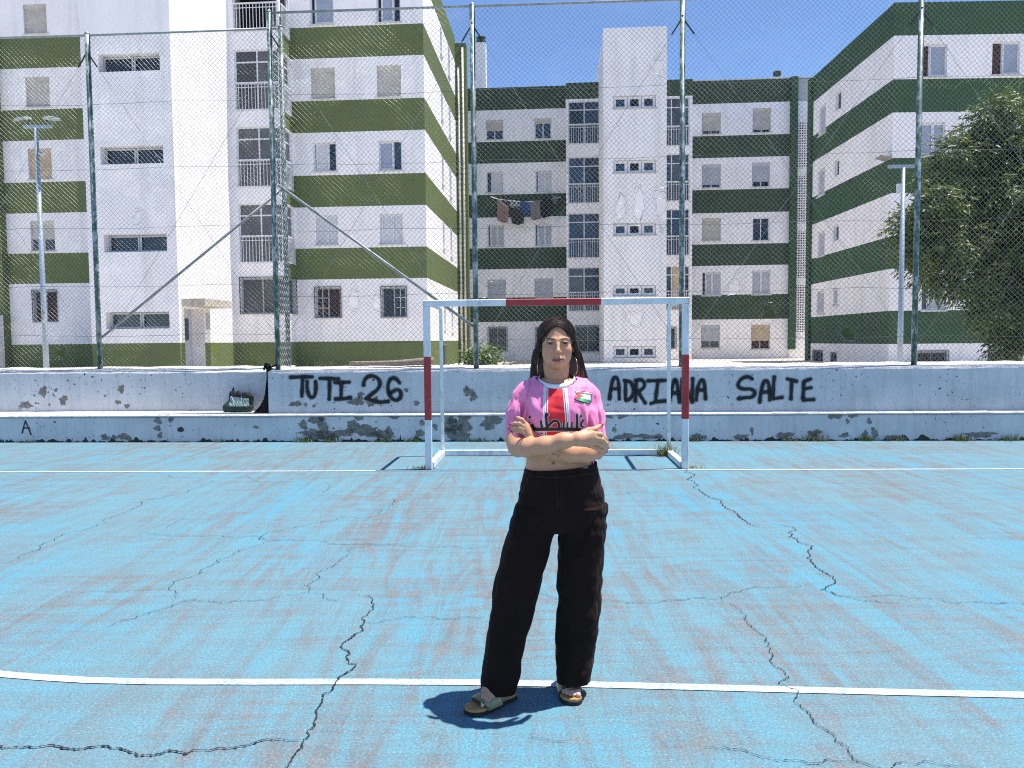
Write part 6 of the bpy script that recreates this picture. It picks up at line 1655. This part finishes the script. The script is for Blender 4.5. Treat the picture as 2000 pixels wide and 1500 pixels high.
# ---- sandals
sole_m = mat('dark_rubber_sole', (.018, .016, .015), .8, var=.3); cork_m = mat('tan_footbed', (.42, .24, .09), .8, var=.2, scale=60)
strap_m = mat('olive_gold_strap', (.27, .24, .13), .4, .25, .5, var=.3, scale=30, dirt=(.05, .06, .05), dirt_amt=.4)
for ft, side, nm in ((fL_, 1, 'l'), (fR_, -1, 'r')):
    heel, d, s_, L_, q = ft
    o = empty('sandal'); o.parent = person
    prof = [(-.035, 0.0), (-.02, .030), (.10, .036), (.30, .034), (.50, .040), (.68, .050), (.82, .050), (.93, .040), (1.01, .018), (1.03, -.006), (1.01, -.028), (.92, -.044), (.80, -.047), (.60, -.043), (.40, -.035), (.15, -.036), (-.02, -.030)]
    prof = [tuple(v) for v in [(p.x, p.y) for p in closed_smooth([Vector((a, b * 1.0, 0)) for a, b in prof], 2)]]
    def layer(z0, z1, g_, name, m_):
        ring0 = [Vector(heel + d * L_ * (.5 + (a - .5) * (1 + g_ * .5)) + s_ * (b * (1 + g_))) for a, b in prof]; n = len(ring0)
        mb = MB(); mb.add([p + Vector((0, 0, z0)) for p in ring0] + [p + Vector((0, 0, z1 - .003)) for p in ring0] + [Vector(heel) + (p - Vector(heel)) * .995 + Vector((0, 0, z1)) for p in ring0],
                          [(i, (i + 1) % n, n + (i + 1) % n, n + i) for i in range(n)] + [(n + i, n + (i + 1) % n, 2 * n + (i + 1) % n, 2 * n + i) for i in range(n)] + [tuple(2 * n + i for i in range(n)), tuple(reversed(range(n)))])
        mb.build(name, m_, o)
    layer(.003, .019, .03, 'outsole', sole_m); layer(.0185, .030, -.01, 'footbed', cork_m)
    mb = MB()                                           # broad strap arching over the instep
    for f0, f1, top0, top1 in ((.40, .78, .078, .056),):
        nf_, na = 10, 16; V = []
        for i in range(nf_ + 1):
            f = f0 + (f1 - f0) * i / nf_; hgt = top0 + (top1 - top0) * i / nf_; wd = .049 + .004 * i / nf_
            for j in range(na + 1):
                a = math.pi * j / na
                f2 = f + .05 * math.sin(a) * (1 if i > nf_ / 2 else .3) - (.06 * (1 - math.sin(a)) if i == nf_ else 0)
                for th in (0, .004):
                    V.append(Vector(heel + d * L_ * f2 + s_ * (wd + th) * math.cos(a)) + Vector((0, 0, .018 + (hgt + th - .018) * math.sin(a) ** .75)))
        M_ = 2 * (na + 1)
        F_ = []
        for i in range(nf_):
            for j in range(na):
                a0, b0 = i * M_ + 2 * j, (i + 1) * M_ + 2 * j
                F_ += [(a0 + 1, a0 + 3, b0 + 3, b0 + 1), (a0, b0, b0 + 2, a0 + 2)]
        for j in range(na):
            for i in (0, nf_):
                a0 = i * M_ + 2 * j; F_.append((a0, a0 + 2, a0 + 3, a0 + 1))
        mb.add(V, F_)
    st = mb.build('strap', strap_m, o, smooth=True)
    mb = MB()                                           # raised seams and a slit, darker green
    for f, a0, a1 in ((.50, .9, 2.0), (.58, 1.0, 2.2), (.66, .8, 1.9)):
        hgt = .078 + (.056 - .078) * (f - .40) / .38
        mb.tube([Vector(heel + d * L_ * (f + .02 * math.sin(3 * a) + .03 * math.sin(a)) + s_ * .056 * math.cos(a)) + Vector((0, 0, .018 + (hgt + .006 - .018) * math.sin(a) ** .75)) for a in np.linspace(a0, a1, 9)], .0022, 5)
    mb.build('strap_trim', mat('dark_green_trim', (.03, .07, .055), .5), st)

# ---- hair
hair_m = None
def hair_mat():
    m, n, l, b = node_mat('dark_brown_hair'); setp(b, 0.38, 0, 0.28)
    f = noise(n, l, coords(n, l, (60, 60, 4)), 3, 3)
    sp_ = N(n, 'SeparateXYZ'); tc = N(n, 'TexCoord'); l.new(tc.outputs['Object'], sp_.inputs[0])
    mr = N(n, 'MapRange'); mr.inputs[1].default_value = ZP(690); mr.inputs[2].default_value = ZP(745); l.new(sp_.outputs['Z'], mr.inputs[0])
    c = ramp(n, l, f, [(.3, (.012, .0075, .006)), (.7, (.055, .033, .024))])
    c2_ = ramp(n, l, f, [(.3, (.018, .010, .007)), (.7, (.095, .050, .032))])
    l.new(mix(n, l, mr.outputs[0], c, c2_), b.inputs['Base Color'])
    l.new(bump(n, l, noise(n, l, coords(n, l, (90, 90, 5)), 4, 3), .5, .003), b.inputs['Normal']); return m
hair_m = hair_mat()
V5 = Vol(Hc + np.array((-.16, -.13, -.26)), Hc + np.array((.17, .16, .135)), 0.0026)
V5.ellipsoid(h(0, .010, .031), (.0770, .103, .0785), .01)
hrows = [(638, 1060, 1114, .070, .030), (655, 1051, 1124, .082, .030), (675, 1045, 1130, .080, .038), (695, 1041, 1135, .066, .050), (720, 1038.5, 1140, .056, .062), (745, 1037.5, 1147, .050, .070), (765, 1040, 1151, .042, .078), (780, 1046, 1146, .030, .082)]
loft_px(V5, hrows, 0, .02, 2.2)
V5.ellipsoid(h(0, -.122, -.036), (.0600, .092, .114), .014, 'sub')
V5.ellipsoid(h(0, -.075, -.12), (.064, .090, .105), .02, 'sub')
for s_ in (-1, 1): V5.ellipsoid(h(.078 * s_, -.012, -.022), (.018, .026, .032), .012, 'sub')
X, Y, Z = V5.ax[0][:, None, None], V5.ax[1][None, :, None], V5.ax[2][None, None, :]
ang = np.arctan2(X - Hc[0], -(Y - Hc[1]) + .02)
V5.D += ((.0022 * n1(ang * 14, 0 * Z, Z * 5) + .0014 * n2(ang * 34, 0 * Z, Z * 6)) * np.clip((Y - Hc[1] + .055) / .03, 0, 1)).astype(np.float32)
V5.capsule(h(0, -.105, .098), h(0, .02, .121), .0045, .003, .006, 'sub')
P5, Q5 = V5.mesh(); P5 = relax(P5, Q5, 2, .4)
hair = np_mesh('hair', P5, Q5, hair_m, person, True)
rs = np.random.RandomState(11); mb = MB()
hz_ = np.array([J(1087, r[0], r[4])[2] for r in hrows])[::-1]
hcx = np.array([(J(r[1], r[0], r[4])[0] + J(r[2], r[0], r[4])[0]) / 2 for r in hrows])[::-1]; hrx = np.array([(J(r[2], r[0], r[4])[0] - J(r[1], r[0], r[4])[0]) / 2 for r in hrows])[::-1]
hcy = np.array([r[4] for r in hrows])[::-1]; hry = np.array([r[3] for r in hrows])[::-1]
SV, SF = [], []
def strand(pts, r_):
    pts = np.array(pts); n = len(pts); o = sum(len(a) for a in SV)
    d = np.gradient(pts, axis=0); d /= np.linalg.norm(d, axis=1, keepdims=True) + 1e-9
    ref = np.array([.3, -1, .2]); s1 = np.cross(d, ref); s1 /= np.linalg.norm(s1, axis=1, keepdims=True) + 1e-9; s2 = np.cross(d, s1)
    rr_ = r_ * np.minimum(1, np.linspace(2.4, .25, n))[:, None]
    ring_ = [pts + rr_ * (math.cos(a) * s1 + math.sin(a) * s2) for a in (0, 2.09, 4.19)]
    SV.append(np.stack(ring_, 1).reshape(-1, 3))
    for i in range(n - 1):
        for k in range(3): SF.append((o + 3 * i + k, o + 3 * i + (k + 1) % 3, o + 3 * i + 3 + (k + 1) % 3, o + 3 * i + 3 + k))
er = np.array((.0785, .105, .0805)); ec = np.array((0, .010, .031))
for i in range(2600):
    sd = -1 if i % 2 else 1
    t0 = rs.rand() ** 1.35; yp = -.080 + .150 * t0
    d0 = np.array((sd * .02 * rs.rand(), (yp - ec[1]) / er[1], 0)); d0[2] = math.sqrt(max(.02, 1 - d0[0] ** 2 - d0[1] ** 2))
    ye = -.030 + .115 * t0 ** .8 + rs.normal() * .006
    d1 = np.array((sd * 1.0, (ye - ec[1]) / er[1] * 1.0, -.25)); d1 /= np.linalg.norm(d1)
    jit = 1 + (.010 if rs.rand() > .08 else .03) * abs(rs.normal()) * (1 if rs.rand() > .3 else -1); pts = []
    om = math.acos(np.clip(d0 @ d1, -1, 1))
    for k in range(11):
        t = k / 10.; v = (math.sin((1 - t) * om) * d0 + math.sin(t * om) * d1) / math.sin(om)
        pts.append(np.array(Hc) + ec + v * er * (jit + (.012 if t0 < .12 else 0)))
    zend = ZP(700 + 80 * rs.rand() ** .5); a_ = math.atan2(ye - .03, .09) + rs.normal() * .05
    z0_ = pts[-1][2]; wob, ph = .0025 * rs.rand(), rs.rand() * 6
    last = pts[-1]
    for k in range(1, 12):
        t = k / 11.; z_ = z0_ + (zend - z0_) * t
        cxx, rxx, cyy, ryy = (np.interp(z_, hz_, q_) for q_ in (hcx, hrx, hcy, hry))
        tgt = np.array((cxx + sd * rxx * math.cos(a_) * (1.01 + .02 * (jit - 1) * 40), cyy + ryy * math.sin(a_) * 1.02, z_))
        w_ = min(1, t * 2.2); p = last * np.array((1 - w_, 1 - w_, 0)) + tgt * np.array((w_, w_, 1)) + np.array((wob * math.sin(ph + t * 7), wob * math.cos(ph + t * 6), 0))
        pts.append(p)
    strand(pts, .0005 + .0006 * rs.rand())
for i in range(26):                                    # flyaways at the crown
    a = rs.uniform(-1.2, 1.2); p0 = np.array(Hc) + ec + er * np.array((math.sin(a) * .35, rs.uniform(-.6, .1), .9)); p0 = np.array(Hc) + ec + (p0 - Hc - ec) / np.linalg.norm((p0 - Hc - ec) / er)
    d_ = np.array((rs.normal() * .5, rs.normal() * .4, .8)); strand([p0 + d_ * .012 * t + np.array((d_[0] * .01 * t * t, 0, -.004 * t * t)) for t in (0, .5, 1, 1.4)], .0006)
stuff(np_mesh('hair_strands', np.concatenate(SV), np.array(SF), hair_m, hair, True))

# ---- hoop earrings and ring
gold = mat('pale_gold', (.62, .50, .32), .25, .9, .5, var=.1)
for s_, top_px in ((-1, (1053.5, 699)), (1, (1121.5, 697.5))):
    top_ = Vector(J(*top_px, -.012)); R_ = .0365; n = 40; e1 = Vector((s_ * .20, -.98, 0)).normalized()
    MB().tube([top_ + Vector((0, 0, -R_)) + (e1 * math.sin(2 * math.pi * i / n) + Vector((0, 0, 1)) * math.cos(2 * math.pi * i / n)) * R_ + Vector((s_ * .004 * math.sin(math.pi * i / n), 0, 0)) for i in range(n)], .0013, 6, closed=True).build('earring', gold, person, smooth=True)
pr = J(1024, 844, -.153); MB().tube([Vector(pr) + Vector((.002 * math.sin(a), .0105 * math.sin(a), .0105 * math.cos(a))) for a in np.linspace(0, 6.28, 17)[:-1]], .0014, 5, closed=True).build('finger_ring', mat('silver', (.6, .6, .62), .25, .9), person)
# small script tattoo on the forearm
bvh2 = BVHTree.FromPolygons([tuple(p) for p in P2], [tuple(q_) for q_ in Q2])
ink = mat('tattoo_ink', (.06, .05, .05), .7, var=.2)
tt = [[(1078, 887.5), (1080, 885.5), (1079.5, 889)], [(1081, 888.5), (1083, 886), (1083.5, 889.5)], [(1085, 886), (1086, 889.5), (1087.5, 886.5)], [(1089, 889.5), (1090.5, 887), (1091.5, 890.5), (1093, 888)], [(1088, 891.5), (1092, 892)]]
decal('tattoo', [], [(t_, .55) for t_ in tt], ink, bvh2, body, .0006)
